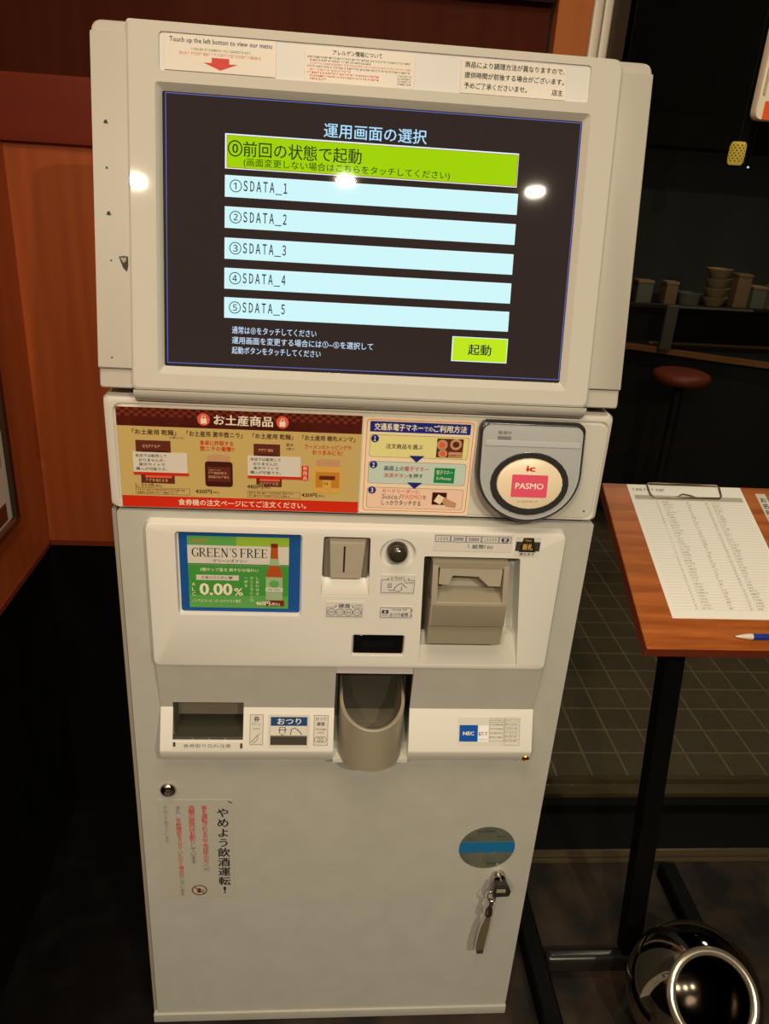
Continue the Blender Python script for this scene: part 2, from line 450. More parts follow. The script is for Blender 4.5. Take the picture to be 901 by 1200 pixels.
m.slab(0.2845, YB + 0.03, 0.2925, YB + 0.1, ZW, 2.32, DARKGAP, FLAT)
m.slab(0.2925, YB, 0.345, YB + 0.1, ZW + 0.006, 2.32, WOODS, FLAT)
m.slab(-0.66, YB - 0.002, 0.34, YB + 0.02, ZW - 0.003, ZW + 0.007, WOODE, FLAT)
struct(m.build('wall_back'))
m = MB(); m.slab(-0.556, YB - 0.012, 0.284, YB + 0.02, 1.340, 1.434, WOODR, FLAT, b=0.002); struct(m.build('trim_1'))
# aluminium post between timber wall and window
m = MB(); m.slab(0.345, 0.492, 0.361, 0.6, 0.0, 2.32, ALU, FLAT, b=0.003); m.slab(0.3625, 0.496, 0.377, 0.6, 0.0, 2.32, ALU, FLAT, b=0.003)
struct(m.build('trim_2'))
m = MB(); m.slab(0.377, 0.50, 0.404, 0.56, 0.0, 2.32, P('window_jamb', (60, 46, 34), 0.5, spec=0.2), FLAT); struct(m.build('trim_3'))
# window: pane, near rail, track, far rail
win = bpy.data.objects.new('window_1', None); C.objects.link(win); win.location = (1.9, 0.44, 0); WORLD[win] = Vector((1.9, 0.44, 0)); struct(win)
m = MB(); m.slab(0.404, 0.468, 3.40, 0.476, 0.03, 2.30, GLASS, FLAT); m.build('pane', win)
def rail(name, prof, mat):
    m = MB(); m.loft([[(x, y, z) for y, z in prof] for x in (0.36, 3.4)], mat, I4, cap0=True); m.build(name, win, ang=50)
rail('track', [(0.345, -0.03), (0.345, 0.004), (0.46, 0.004), (0.46, 0.022), (0.485, 0.022), (0.485, -0.03)], TRACK)
rail('near_rail', [(0.318, -0.03), (0.318, 0.003), (0.322, 0.008), (0.327, 0.003), (0.336, 0.003), (0.340, 0.010), (0.345, 0.010), (0.346, -0.03)], RAILM)
rail('far_rail', [(0.486, -0.03), (0.486, 0.022), (0.490, 0.03), (0.500, 0.03), (0.506, 0.016), (0.535, 0.016), (0.540, 0.026), (0.552, 0.026), (0.556, 0.0), (0.556, -0.03)], BRONZE)
# beyond the glass
simple_box('floor_outside', 0.3, 0.556, -0.06, 3.4, 3.6, -0.001, TILE)
simple_box('wall_outside', 0.2, 3.5, 0.0, 3.4, 3.6, 2.4, OUTW)
simple_box('wall_far_left', 0.2, 0.6, 0.0, 0.3, 3.6, 2.4, OUTB)
simple_box('ceiling_outside', 0.2, 0.6, 2.32, 3.4, 3.6, 2.40, OUTS)
simple_box('trim_4', 0.3, 2.66, 1.62, 3.4, 2.74, 2.32, OUTS)

# ------------------------------------------------------------------ ticket machine
TM = thing('ticket_machine', (0, 0.18, 0), 'tall white meal ticket vending machine with a lit touch screen leaning back on top', 'vending machine')
W = 0.2995
# main cabinet
m = MB()
outer = rr(-0.293, 0.021, 0.2985, 0.9395, 0.003, 0.0)
hole = rr(-0.246, 0.59, 0.250, 0.918, 0.002, 0.0)
m.holes(outer, [hole], STEELW)
m.loft([at_n(outer, -0.36), at_n(outer, -0.003), at_n(outer, 0.0)], STEELW, cap0=True, cap1=False)
m.recess(hole, -0.09, STEELW)
m.slab(-W, 0.0215, -0.2945, 0.9395, -0.36, -0.004, TRIMG)
m.build('cabinet', TM)
m = MB(); m.slab(-W, 0.0, 0.300, 0.0195, -0.355, 0.003, STEELW, r=0.002, b=0.0015); m.slab(-0.29, 0.018, 0.29, 0.023, -0.35, -0.004, DARKGAP); m.build('plinth', TM)
# upper cover with the posters
m = MB()
m.loft([rr(-W, 0.9425, W + .0005, 1.0815, 0.006, -0.34), rr(-W, 0.9425, W + .0005, 1.0815, 0.006, -0.006), rr(-W + .0015, 0.944, W - .001, 1.080, 0.006, -0.002), rr(-W + .005, 0.9445, W - .0045, 1.0765, 0.006, 0.0),
        rr(-0.2885, 0.9455, 0.2955, 1.0735, 0.010, -0.0002), rr(-0.2872, 0.9460, 0.2940, 1.0720, 0.010, -0.0022), rr(-0.2858, 0.9466, 0.2928, 1.0706, 0.010, -0.0022), rr(-0.2845, 0.9472, 0.2915, 1.0692, 0.009, -0.0005)], WHITE, cap0=True)
m.disc(0.2822, 0.9564, 0.0012, 0.0012, 0.0002, BLACK, seg=10)
m.slab(-0.285, 0.9375, 0.285, 0.9440, -0.33, -0.008, DARKGAP)
m.build('upper_cover', TM)
m = MB(); m.slab(-0.27, 1.078, 0.27, 1.12, -0.32, -0.022, DARKGAP); m.slab(-0.09, 1.06, 0.09, 1.30, -0.19, -0.13, WHITE); m.build('neck', TM)

# souvenir poster
def jar(m, u, v0, v1, w_, body, lid, lab, n, fr=FRONT):
    m.loft([polyround([(u - w_, v0), (u + w_, v0), (u + w_, v0 + (v1 - v0) * .78), (u - w_, v0 + (v1 - v0) * .78)], w_ * .25, n)], body, fr)
    m.rect(u - w_ * .82, v0 + (v1 - v0) * .78, u + w_ * .82, v1 - (v1 - v0) * .05, n, lid, fr, r=w_ * .1)
    m.disc(u, v1 - (v1 - v0) * .06, w_ * .86, (v1 - v0) * .06, n + .0001, C_TAN, fr)
    m.rect(u - w_ * .84, v0 + (v1 - v0) * .16, u + w_ * .84, v0 + (v1 - v0) * .62, n + .0001, lab, fr)
m = MB(); n0 = 0.0009
m.slab(-0.2848, 0.9455, -0.0025, 1.0693, -0.001, n0, C_CREAM)
m.rect(-0.2848, 1.0470, -0.0025, 1.0693, n0 + .0001, C_MAROON)
for i in range(56):
    for j in range(3):
        if (i + j) % 2 == 0:
            k = -0.2848 + i * 0.005; m.rect(k, 1.0693 - (j + 1) * 0.0035, min(k + 0.005, -0.0025), 1.0693 - j * 0.0035, n0 + .0002, C_CHECK)
m.rect(-0.2848, 0.9455, -0.0025, 0.9600, n0 + .0001, C_RED)
poster = m.flat('souvenir_poster', TM)
m = MB(); n1 = n0 + .0003
for uc in (-0.186, -0.0955):
    m.disc(uc, 1.0578, 0.0072, 0.0075, n1, C_SALM)
    m.rect(uc - .0034, 1.0528, uc + .0034, 1.0588, n1 + .0001, CREAMINK); m.ribbon([(uc - .002, 1.0588), (uc - .0015, 1.062), (uc + .0015, 1.062), (uc + .002, 1.0588)], .0009, n1 + .0001, CREAMINK)
m.txt('お土産商品', -0.1745, 1.0515, -0.1065, 1.0643, n1, CREAMINK, bold=0.022)
m.txt('「お土産用 乾麺」', -0.268, 1.0370, -0.218, 1.0435, n1, C_BROWN2, bold=0.015)
m.txt('「お土産用 激辛壺ニラ」', -0.206, 1.0368, -0.142, 1.0435, n1, C_BROWN2, bold=0.015)
m.txt('「お土産用 乾麺」', -0.130, 1.0370, -0.083, 1.0435, n1, C_BROWN2, bold=0.015)
m.txt('「お土産用 穂先メンマ」', -0.072, 1.0370, -0.010, 1.0435, n1, C_BROWN2, bold=0.015)
m.txt('(2食入り)', -0.226, 1.0325, -0.209, 1.0358, n1, C_BROWN2)
m.txt('2食入', -0.091, 1.0240, -0.081, 1.0275, n1, C_BROWN2); m.txt('醤油', -0.091, 1.0290, -0.083, 1.0325, n1, C_BROWN2)
m.txt('食卓に炸裂する', -0.1915, 1.0265, -0.1525, 1.0325, n1, C_RED, bold=0.02)
m.txt('壺ニラの衝撃!!', -0.1915, 1.0195, -0.1515, 1.0255, n1, C_RED, bold=0.02)
m.txt('ラーメンのトッピングや', -0.0690, 1.0265, -0.0140, 1.0325, n1, C_RED, bold=0.015)
m.txt('おつまみにも!', -0.0600, 1.0195, -0.0240, 1.0255, n1, C_RED, bold=0.015)
m.txt('1,550円', -0.2687, 0.9712, -0.2466, 0.9763, n1 + .0002, C_CREAM, bold=.10); m.txt('480円', -0.1372, 0.9732, -0.1176, 0.9793, n1 + .0002, C_CREAM, bold=.10)
m.txt('1,550円', -0.2685, 0.9715, -0.2470, 0.9760, n1 + .0003, C_BROWN2, bold=0.02); m.txt('(税込)', -0.2455, 0.9718, -0.2370, 0.9748, n1 + .0003, C_BROWN2)
m.txt('420円', -0.1985, 0.9650, -0.1790, 0.9705, n1, C_BROWN2, bold=0.02); m.txt('(税込)', -0.1778, 0.9652, -0.1700, 0.9686, n1, C_BROWN2)
m.txt('480円', -0.1370, 0.9735, -0.1180, 0.9790, n1 + .0003, C_BROWN2, bold=0.02); m.txt('(税込)', -0.1165, 0.9738, -0.1090, 0.9772, n1 + .0003, C_BROWN2)
m.txt('420円', -0.0720, 0.9645, -0.0530, 0.9700, n1, C_BROWN2, bold=0.02); m.txt('(税込)', -0.0515, 0.9648, -0.0440, 0.9682, n1, C_BROWN2)
for u0 in (-0.2685, -0.1370):
    u0b = u0 + 0.0005
    m.rect(u0b, 0.9622, u0b + .063, 0.9705, n1, C_BROWN); m.rect(u0b + .0004, 0.9626, u0b + .0626, 0.9701, n1 + .0001, C_CREAM)
    m.scribble(u0b + .002, 0.9669, u0b + .057, 0.9693, n1 + .0002, C_BROWN); m.scribble(u0b + .002, 0.9634, u0b + .050, 0.9658, n1 + .0002, C_BROWN)
m.txt('食券機の注文ページにてご注文ください。', -0.2190, 0.9490, -0.0660, 0.9572, n1, CREAMINK, bold=0.012)
m.rect(-0.0720, 0.9860, -0.0640, 1.0050, n1, C_RED); m.vtxt('新商品', -0.0680, 1.0048, 0.0056, 0.0061, n1 + .0001, CREAMINK)
m.flat('lettering', poster)
for (u, top, bw) in ((-0.245, 1.030, .020), (-0.1135, 1.0305, .0155)):
    m = MB(); m.rect(u - bw, 1.015, u + bw, top, n1, C_BROWN); m.scribble(u - bw * .6, 1.021, u + bw * .5, 1.0245, n1 + .0001, C_TAN); m.rect(u - bw * .7, 1.0155, u + bw * .8, 1.0175, n1 + .0001, C_BROWN2)
    m.flat('noodle_packet_print', poster)
    m = MB(); v1 = .9900; m.rect(u - bw * .8, .9765, u + bw * 1.15, v1, n1, C_BROWN); m.rect(u - bw * .55, .9835, u + bw * 1.0, .9865, n1 + .0001, C_SALM); m.scribble(u - bw * .5, .9785, u + bw * .9, .9822, n1 + .0001, C_TAN)
    m.flat('noodle_packet_print', poster)
for u0 in (-0.2690, -0.1360):
    m = MB(); n2 = n1 + .0004
    m.slab(u0, 0.9905, u0 + .0625, 1.0155, n1, n2, PAPERG); m.rect(u0, 0.9870, u0 + .0640, 0.9905, n2, C_RED)
    for t, v, x in (('本店では販売して', 1.0110, .036), ('おりませんが、', 1.0055, .030), ('楽天サイトで', 1.0000, .030), ('購入が可能です。', 0.9945, .036)):
        m.txt(t, u0 + .003 + (.036 - x) * .6, v - .0017, u0 + .003 + (.036 - x) * .6 + x, v + .0022, n2 + .0001, BLACK, bold=0.01)
    m.flat('notice_label', poster)
m = MB(); jar(m, -0.1700, 0.9745, 1.0155, 0.0162, C_BROWN2, C_TAN, C_BROWN, n1); m.scribble(-0.182, .9905, -0.160, .9935, n1 + .0003, C_TAN); m.scribble(-0.182, .9855, -0.158, .9885, n1 + .0003, C_TAN); m.scribble(-0.182, .9950, -0.168, .9965, n1 + .0003, C_TAN); m.flat('jar_print', poster)
m = MB(); jar(m, -0.0410, 0.9705, 1.0145, 0.0170, C_GOLD, C_TAN, C_AMBER, n1); m.rect(-0.051, .9880, -0.032, .9930, n1 + .0003, C_BROWN); m.rect(-.0465, .9760, -.0365, .9870, n1 + .0003, C_GOLD); m.scribble(-.045, .9815, -.038, .9845, n1 + .0004, C_BROWN); m.flat('jar_print', poster)

# how-to poster
m = MB()
m.slab(-0.0010, 0.9462, 0.1340, 1.0688, -0.001, n0, C_PEACH, r=0.001)
m.ring(rr(.0030, .9495, .1310, 1.0662, .004, n0 + .0001), rr(.0038, .9503, .1302, 1.0654, .0034, n0 + .0001), C_SALM)
m.rect(.0070, 1.0510, .1270, 1.0640, n0 + .0002, C_NAVY, r=.001)
for v0, v1, c in ((1.0195, 1.0475, C_YEL), (.9855, 1.0140, C_LBLUE), (.9530, .9805, C_PINK)):
    m.rect(.0075, v0, .1265, v1, n0 + .0001, C_BROWN, r=.003); m.rect(.0079, v0 + .0004, .1261, v1 - .0004, n0 + .0002, c, r=.0028)
for vt in (1.0225, .9880): m.poly([(.0555, vt), (.0650, vt - .0085), (.0745, vt)][::-1], n0 + .0003, C_NAVY)
how = m.flat('instruction_poster', TM)
m = MB()
m.txt('交通系電子マネー', .0120, 1.0530, .0700, 1.0618, n1, CREAMINK, bold=.03); m.txt('での', .0712, 1.0535, .0812, 1.0590, n1, CREAMINK, bold=.01); m.txt('ご利用方法', .0822, 1.0530, .1225, 1.0618, n1, CREAMINK, bold=.03)
for i, v in enumerate((1.0425, 1.0095, .9765)):
    m.disc(.0135, v, .0048, .0048, n1, C_NAVY); m.txt('123'[i], .0120, v - .003, .0150, v + .003, n1 + .0001, CREAMINK, bold=.02)
m.txt('注文商品を選ぶ', .0270, 1.0305, .0715, 1.0368, n1, BLACK, bold=.015)
m.txt('画面上の', .0265, 1.0025, .0510, 1.0085, n1, BLACK, bold=.015); m.txt('電子マネー', .0515, 1.0025, .0810, 1.0085, n1, REDINK, bold=.015)
m.txt('決済ボタン', .0265, .9935, .0565, .9995, n1, REDINK, bold=.015); m.txt('を押す', .0572, .9935, .0745, .9995, n1, BLACK, bold=.015)
m.txt('カードリーダーに', .0260, .9735, .0720, .9790, n1, REDINK, bold=.01)
m.txt('Suica', .0260, .9655, .0455, .9720, n1, GREYINK, bold=.01); m.txt('/', .0470, .9655, .0500, .9720, n1, BLACK); m.txt('PASMO', .0510, .9658, .0755, .9718, n1, C_SALM); m.txt('を', .0765, .9660, .0810, .9715, n1, BLACK)
m.txt('しっかりタッチする', .0260, .9570, .0745, .9640, n1, BLACK, bold=.01)
m.flat('lettering', how)
m = MB(); m.rect(.0880, 1.0215, .1200, 1.0455, n1, C_BROWN)
for a, b, r_ in ((.0945, 1.0375, .0065), (.1110, 1.0385, .0070), (.0960, 1.0265, .0055)): m.disc(a, b, r_, r_, n1 + .0001, C_TAN); m.disc(a, b, r_ * .6, r_ * .55, n1 + .0002, C_SALM if r_ < .007 else C_BROWN)
m.rect(.1030, 1.0220, .1195, 1.0290, n1 + .0001, C_TAN); m.scribble(.1035, 1.0235, .119, 1.0255, n1 + .0002, C_BROWN)
m.flat('food_print', how)
m = MB(); m.rect(.0880, .9885, .1130, 1.0080, n1, C_GRN); m.txt('電子マネー', .0905, .9995, .1105, 1.0050, n1 + .0001, CREAMINK); m.txt('E-Money', .0915, .9915, .1095, .9965, n1 + .0001, CREAMINK); m.flat('button_print', how)
m = MB(); m.rect(.0880, .9595, .1060, .9760, n1, C_BROWN2); m.poly([(.0905, .9645), (.0985, .9600), (.1040, .9690), (.0955, .9735)], n1 + .0001, C_PEACH)
m.poly([(.1010, .9625), (.1070, .9575), (.1180, .9560), (.1190, .9625), (.1110, .9655), (.1040, .9700), (.1020, .9680)], n1 + .0002, C_TAN); m.flat('card_hand_print', how)

# payment card reader
def u_outline(e, n, dv=0.0):
    # square top with rounded corners, semicircular foot
    u0, u1, vt, vc, r = 0.1375 - e, 0.2640 + e, 1.0705 + e + dv, 1.0120 + dv, 0.0632 + e
    cu = (u0 + u1) / 2; pts = []
    for k in range(7): a = R(0 + 90 * k / 6); pts.append((u1 - .010 + .010 * math.cos(a), vt - .010 + .010 * math.sin(a)))
    for k in range(7): a = R(90 + 90 * k / 6); pts.append((u0 + .010 + .010 * math.cos(a), vt - .010 + .010 * math.sin(a)))
    for k in range(25): a = R(180 + 180 * k / 24); pts.append((cu + r * math.cos(a), vc + (r - .004) * math.sin(a)))
    if callable(n): return [(p[0], p[1], n(p[1])) for p in pts]
    return [(p[0], p[1], n) for p in pts]
wedge = lambda b: (lambda v: b + (1.071 - v) / 0.12 * 0.022)
m = MB()
m.loft([u_outline(.0008, -.001), u_outline(.0008, wedge(.006)), u_outline(-.0006, wedge(.0078)), u_outline(-.0026, wedge(.0080))], CARD_DK, cap1=False)
m.loft([u_outline(-.0026, wedge(.0080)), u_outline(-.0040, wedge(.0076)), u_outline(-.0055, wedge(.0080))], CARD_SILV, cap1=True)
reader = m.build('card_reader', TM, ang=40)
th = math.atan2(.022, .12)
RD = frame((0.2010, -(0.0083 + .022 * .5), 1.011), (1, 0, 0), (0, math.sin(th), math.cos(th)))
m = MB(); cu, cv = 0.0000, -.0118
m.loft([circ(cu, cv, .0480, .0385, -.001), circ(cu, cv, .0480, .0385, .0012), circ(cu, cv, .0465, .0370, .0016), circ(cu, cv, .0405, .0310, .0004)], CARD_DK, RD, cap1=False)
m.loft([circ(cu, cv, .0405, .0310, .0004), circ(cu, cv, .0400, .0305, .0028), circ(cu, cv, .0388, .0293, .0034)], CARD_CRM, RD)
pad = m.build('touch_pad', reader, ang=40)
m = MB(); m.rect(-.0225, -.0280, .0215, -.0005, .0036, CARD_RED, RD, r=.0015); m.txt('PASMO', -.0178, -.0178, .0168, -.0105, .0037, CREAMINK, RD, bold=.02); m.txt('ic', -.0062, .0035, .0052, .0108, .0036, C_RED, RD, bold=.05); m.txt('しっかりタッチ', -.0125, -.0345, .0110, -.0318, .0036, BLACK, RD); m.flat('lettering', pad)
m = MB(); m.rect(-.0575, .0388, .0570, .0394, .0008, P('reader_line', (206, 204, 196), 0.2), RD); m.rect(-.0575, .0330, .0570, .0392, .00075, P('reader_sheen', (180, 184, 184), 0.12), RD)
m.flat('gloss_band', reader)
m = MB(); m.txt('電源中', -.0430, .0470, -.0270, .0508, .0009, GREYINK, RD); m.rect(-.0430, .0412, -.0270, .0445, .0009, CARD_SILV2, RD); m.flat('indicator', reader)

# ------------------------------------------------------------------ control panel
PN = 0.015
m = MB()
po = rr(-0.2575, 0.7265, 0.2605, 0.9300, 0.008, PN)
h_lcd = rr(-0.2228, 0.8040, -0.0690, 0.9200, 0.004, PN)
h_coin = polyround([(-.0445, .8350), (.0165, .8350), (.0145, .9185), (-.0430, .9185)], .003, PN)
h_knob = circ(0.0497, 0.8977, 0.0230, 0.0205, PN)
h_disp = rr(-.0020, .7455, .0672, .7785, .003, PN)
h_bill = polyround([(.0885, .7330), (.2215, .7330), (.2055, .8950), (.0830, .8950)], .003, PN)
po2 = rr(-0.2555, 0.7285, 0.2585, 0.9280, 0.007, PN); po1 = rr(-0.2575, 0.7265, 0.2605, 0.9300, 0.008, PN - .002)
m.loft([rr(-0.2590, 0.7260, 0.2620, 0.9312, 0.008, -.001), po1, rr(-0.2569, 0.7271, 0.2599, 0.9294, .0078, PN - .0006), po2], PLATE, cap1=False)
m.holes(po2, [h_lcd, h_coin, h_knob, h_disp, h_bill], PLATE)
def inset(loop, f):
    cx = sum(p[0] for p in loop) / len(loop); cy = sum(p[1] for p in loop) / len(loop)
    return [(cx + (p[0] - cx) * f, cy + (p[1] - cy) * f, p[2]) for p in loop]
m.recess(h_lcd, 0.008, PLATE, inset=inset(h_lcd, .985))
m.recess(h_knob, 0.010, PLATE, inset=inset(h_knob, .84))
m.recess(h_disp, 0.011, PLATE, inset=inset(h_disp, .96))
m.recess(h_coin, -0.012, PLATE, inset=inset(h_coin, .97), floor=GUND)
m.recess(h_bill, -0.015, PLATE, inset=inset(h_bill, .985), floor=PLATE)
ZX = Matrix(((0, 0, 1, 0), (0, -1, 0, 0), (1, 0, 0, 0), (0, 0, 0, 1)))     # (z, n) profile extruded along x
def xprof(m, pts, a, b, mat): m.loft([[(z, n_, x) for z, n_ in pts] for x in (a, b)], mat, ZX, cap0=True)
xprof(m, [(.8350, -.012), (.8350, PN - .0004), (.8385, PN - .001), (.8570, .002), (.8570, -.012)], -.0440, .0160, WHITE)
xprof(m, [(.7330, -.014), (.7330, PN - .0004), (.7365, PN - .001), (.7760, .004), (.7760, -.014)], .0885, .2205, WHITE)
m.slab(.0855, .7740, .1900, .8940, -.015, -.004, GUNDD)
ctrl = m.build('control_panel', TM, ang=30)

# display card with drink advert
m = MB(); n2 = 0.0092
m.slab(-.2195, .8065, -.0712, .9170, .007, n2, C_BLU, r=.003)
m.rect(-.2095, .8120, -.0855, .9125, n2 + .0001, L_GRN, r=.001)
m.rect(-.2095, .9000, -.0855, .9125, n2 + .0002, L_GRN3); m.rect(-.1500, .9000, -.0855, .9125, n2 + .00025, L_GRN2)
m.rect(-.2095, .8740, -.0855, .9000, n2 + .0003, PAPERG); m.rect(-.2095, .8722, -.0855, .8748, n2 + .0003, L_GRN3)
m.rect(-.2090, .8120, -.0860, .8300, n2 + .0002, L_GRN3)
m.rect(-.2000, .8515, -.1475, .8588, n2 + .0003, PAPERG)
adv = m.flat('advert_card', ctrl)
m = MB(); n3 = n2 + .0005
def serif(m, t, u0, v0, u1, v1, n, mat):
    G = {'E': [([(0, 0), (0, 1)], .16), ([(0, .97), (.52, .97)], .06), ([(0, .5), (.38, .5)], .06), ([(0, .03), (.56, .03)], .06), ([(.52, 1), (.52, .78)], .05), ([(.56, 0), (.56, .24)], .05), ([(.38, .6), (.38, .4)], .05), ([(-.14, .97), (.1, .97)], .06), ([(-.14, .03), (.1, .03)], .06)],
         'F': [([(0, 0), (0, 1)], .16), ([(0, .97), (.52, .97)], .06), ([(0, .5), (.38, .5)], .06), ([(.52, 1), (.52, .78)], .05), ([(.38, .6), (.38, .4)], .05), ([(-.14, .97), (.1, .97)], .06), ([(-.14, .03), (.16, .03)], .06)],
         'R': [([(0, 0), (0, 1)], .16), ([(-.14, .97), (.1, .97)], .06), ([(-.14, .03), (.16, .03)], .06), ([(0, .97), (.25, .96), (.42, .88), (.47, .74), (.42, .60), (.25, .51), (0, .49)], [.06, .08, .12, .15, .12, .08, .06]), ([(.2, .5), (.6, .03)], .13), ([(.5, .03), (.72, .03)], .05)],
         'N': [([(0, 0), (0, 1)], .07), ([(.62, 0), (.62, 1)], .07), ([(.0, .98), (.62, .02)], .17), ([(-.14, .97), (.1, .97)], .05), ([(-.12, .03), (.14, .03)], .05), ([(.5, .97), (.76, .97)], .05)],
         'G': [([(.68, .78), (.6, .9), (.42, .98), (.2, .93), (.04, .75), (0, .5), (.04, .25), (.2, .07), (.42, .02), (.6, .08), (.66, .14)], [.05, .06, .07, .1, .15, .17, .15, .1, .07, .06, .06]), ([(.66, .4), (.66, .06)], .14), ([(.5, .41), (.8, .41)], .05), ([(.69, .98), (.69, .74)], .05)],
         'S': [([(.44, .78), (.38, .92), (.22, .98), (.06, .9), (.03, .74), (.12, .6), (.32, .48), (.46, .34), (.46, .16), (.34, .04), (.18, .02), (.05, .1), (0, .24)], [.04, .06, .07, .1, .13, .15, .16, .15, .13, .1, .07, .06, .04]), ([(0, 0), (0, .26)], .04), ([(.45, 1), (.45, .74)], .04)],
         "'": [([(.05, 1.0), (.02, .72)], [.12, .03])]}
    adv_ = {'E': .86, 'F': .82, 'R': .92, 'N': 1.0, 'G': .98, 'S': .76, "'": .26, ' ': .34}
    tot = sum(adv_[c] for c in t); sx = (u1 - u0) / tot; sy = v1 - v0; x = 0.1
    for c in t:
        for pts, wd in G.get(c, []):
            ww = [q * sx for q in wd] if isinstance(wd, list) else wd * sx
            m.ribbon([(u0 + (x + p[0]) * sx, v0 + p[1] * sy) for p in pts], ww, n, mat)
        x += adv_[c]
serif(m, "GREEN'S FREE", -.2045, .8842, -.1105, .8965, n3, BLACK)
m.txt('グリーンズフリー', -.1790, .8768, -.1370, .8815, n3, BLACK, bold=.01)
m.scribble(-.2035, .9035, -.1850, .9075, n3, C_SALM)
m.txt('3種ホップ香る 爽やかな味わい', -.1950, .8640, -.1230, .8690, n3, CREAMINK, bold=.005)
m.txt('お車の方も安心♥', -.1935, .8530, -.1550, .8575, n3, GREYINK, bold=.01)
m.txt('A', -.2055, .8430, -.2015, .8478, n3, CREAMINK); m.txt('L', -.2055, .8360, -.2020, .8408, n3, CREAMINK); m.txt('C', -.2058, .8290, -.2015, .8338, n3, CREAMINK)
m.txt('0.00', -.1965, .8300, -.1555, .8475, n3, CREAMINK, bold=.035); m.txt('%', -.1535, .8300, -.1425, .8410, n3, CREAMINK, bold=.015)
m.txt('ノンアルコール・ビールテイスト飲料', -.2060, .8195, -.1450, .8242, n3, CREAMINK, bold=.005)
m.vtxt('しあわせな', -.1245, .8585, .0050, .0056, n3, CREAMINK); m.vtxt('ひとときにこの', -.1315, .8585, .0048, .0054, n3, CREAMINK); m.vtxt('一杯を', -.1385, .8585, .0048, .0056, n3, CREAMINK)
m.txt('460円', -.1265, .8165, -.1085, .8232, n3 + .0006, CREAMINK, bold=.03); m.txt('(税込)', -.1075, .8165, -.0960, .8212, n3 + .0006, CREAMINK, bold=.01)
m.flat('lettering', adv)
m = MB(); uc = -.1035
m.poly([(uc - .0105, .8165), (uc + .0105, .8165), (uc + .0105, .8600), (uc + .0085, .8670), (uc + .0050, .8760), (uc + .0042, .9040), (uc - .0042, .9040), (uc - .0050, .8760), (uc - .0085, .8670), (uc - .0105, .8600)], n3, L_ORG)
m.rect(uc - .0043, .8990, uc + .0043, .9045, n3 + .0001, L_ORG2); m.poly([(uc - .0066, .8740), (uc + .0066, .8740), (uc + .0050, .8835), (uc - .0050, .8835)], n3 + .0001, L_LAB)
m.rect(uc - .0105, .8240, uc + .0105, .8575, n3 + .0001, L_LAB); m.disc(uc, .8480, .0062, .0050, n3 + .0002, L_GRN3); m.rect(uc - .0108, .8370, uc + .0108, .8425, n3 + .0003, PAPERG); m.scribble(uc - .008, .8385, uc + .008, .8410, n3 + .0004, L_GRN); m.rect(uc - .0115, .8160, uc + .0125, .8245, n3 + .0004, L_ORG2)
m.flat('bottle_print', adv)

# coin slot
m = MB()
m.slab(-.0425, .8565, .0138, .9175, -.011, .004, P('coin_frame', (124, 116, 98), 0.4), r=.002, b=.001)
m.loft([polyround([(-.0360, .8585), (.0080, .8585), (.0105, .9130), (-.0370, .9130)], .002, .003), polyround([(-.0330, .8600), (.0050, .8600), (.0085, .9090), (-.0350, .9090)], .002, .013)], GUNL)
cs = m.build('coin_slot', ctrl)
m = MB(); m.loft([circ(-.0140, .8860, .0165, .0165, .0131), circ(-.0140, .8860, .0160, .0160, .0122)], GUND); m.rect(-.0300, .8690, .0030, .8760, .0133, GUNL); m.slab(-.0180, .8690, -.0158, .9050, .0125, .0136, DARKGAP); m.build('slot_plate', cs)
# return knob
m = MB(); KN = FRONT @ Matrix.Translation((0.0490, 0.8985, 0.010))
m.lathe([(0.0, .0165), (.004, .0163), (.008, .0150), (.0115, .0118), (.0132, .0075), (.0135, .003), (.0140, .001), (.0140, -.001)], P('knob_dark', (52, 48, 38), 0.12, coat=0.5), KN, 32); kn = m.build('return_knob', ctrl, ang=60)
# amount display
m = MB(); m.slab(.0000, .7490, .0655, .7765, .009, .0135, BLKG, r=.002, b=.0006); m.rect(.012, .758, .054, .768, .0136, P('display_dark', (12, 14, 18), 0.1)); m.build('amount_display', ctrl)
# bill acceptor
m = MB()
prof = [(.8900, -.014), (.8900, .000), (.8530, .000), (.8480, .004), (.8405, .0335), (.8395, .0345), (.8375, .0350), (.8065, .0350), (.8055, .0315), (.7765, .0300), (.7755, .0290), (.7755, -.014)]
m.loft([[(z, n_, x * (1 if z > .80 else .992) + .143) for z, n_ in prof] for x in (-.0490, .0480)], GUN, ZX, cap0=True)
for a, b in ((-.0490, -.0420), (.0415, .0480)):
    cp = [(.8900, -.012), (.8900, .020), (.8840, .0225), (.8405, .0345), (.8395, -.012)]
    m.loft([[(z, n_, x + .143) for z, n_ in cp] for x in (a, b)], GUN, ZX, cap0=True)
ba = m.build('bill_acceptor', ctrl, ang=25)
m = MB(); m.slab(.0965, .8065, .1895, .8375, .0350, .0362, P('bill_front', (138, 130, 110), 0.4), r=.001, b=.0005); m.build('front_plate', ba)
m = MB(); m.prism([(.1035, .8830), (.1035, .8585), (.1160, .8585), (.1205, .8715), (.1535, .8705), (.1680, .8570), (.1835, .8570), (.1835, .8830)][::-1], .0, .0205, GUNL); m.prism([(.0945, .8830), (.1900, .8830), (.1900, .8905), (.0945, .8905)], -.01, .0215, GUN); m.build('bill_guide', ba)

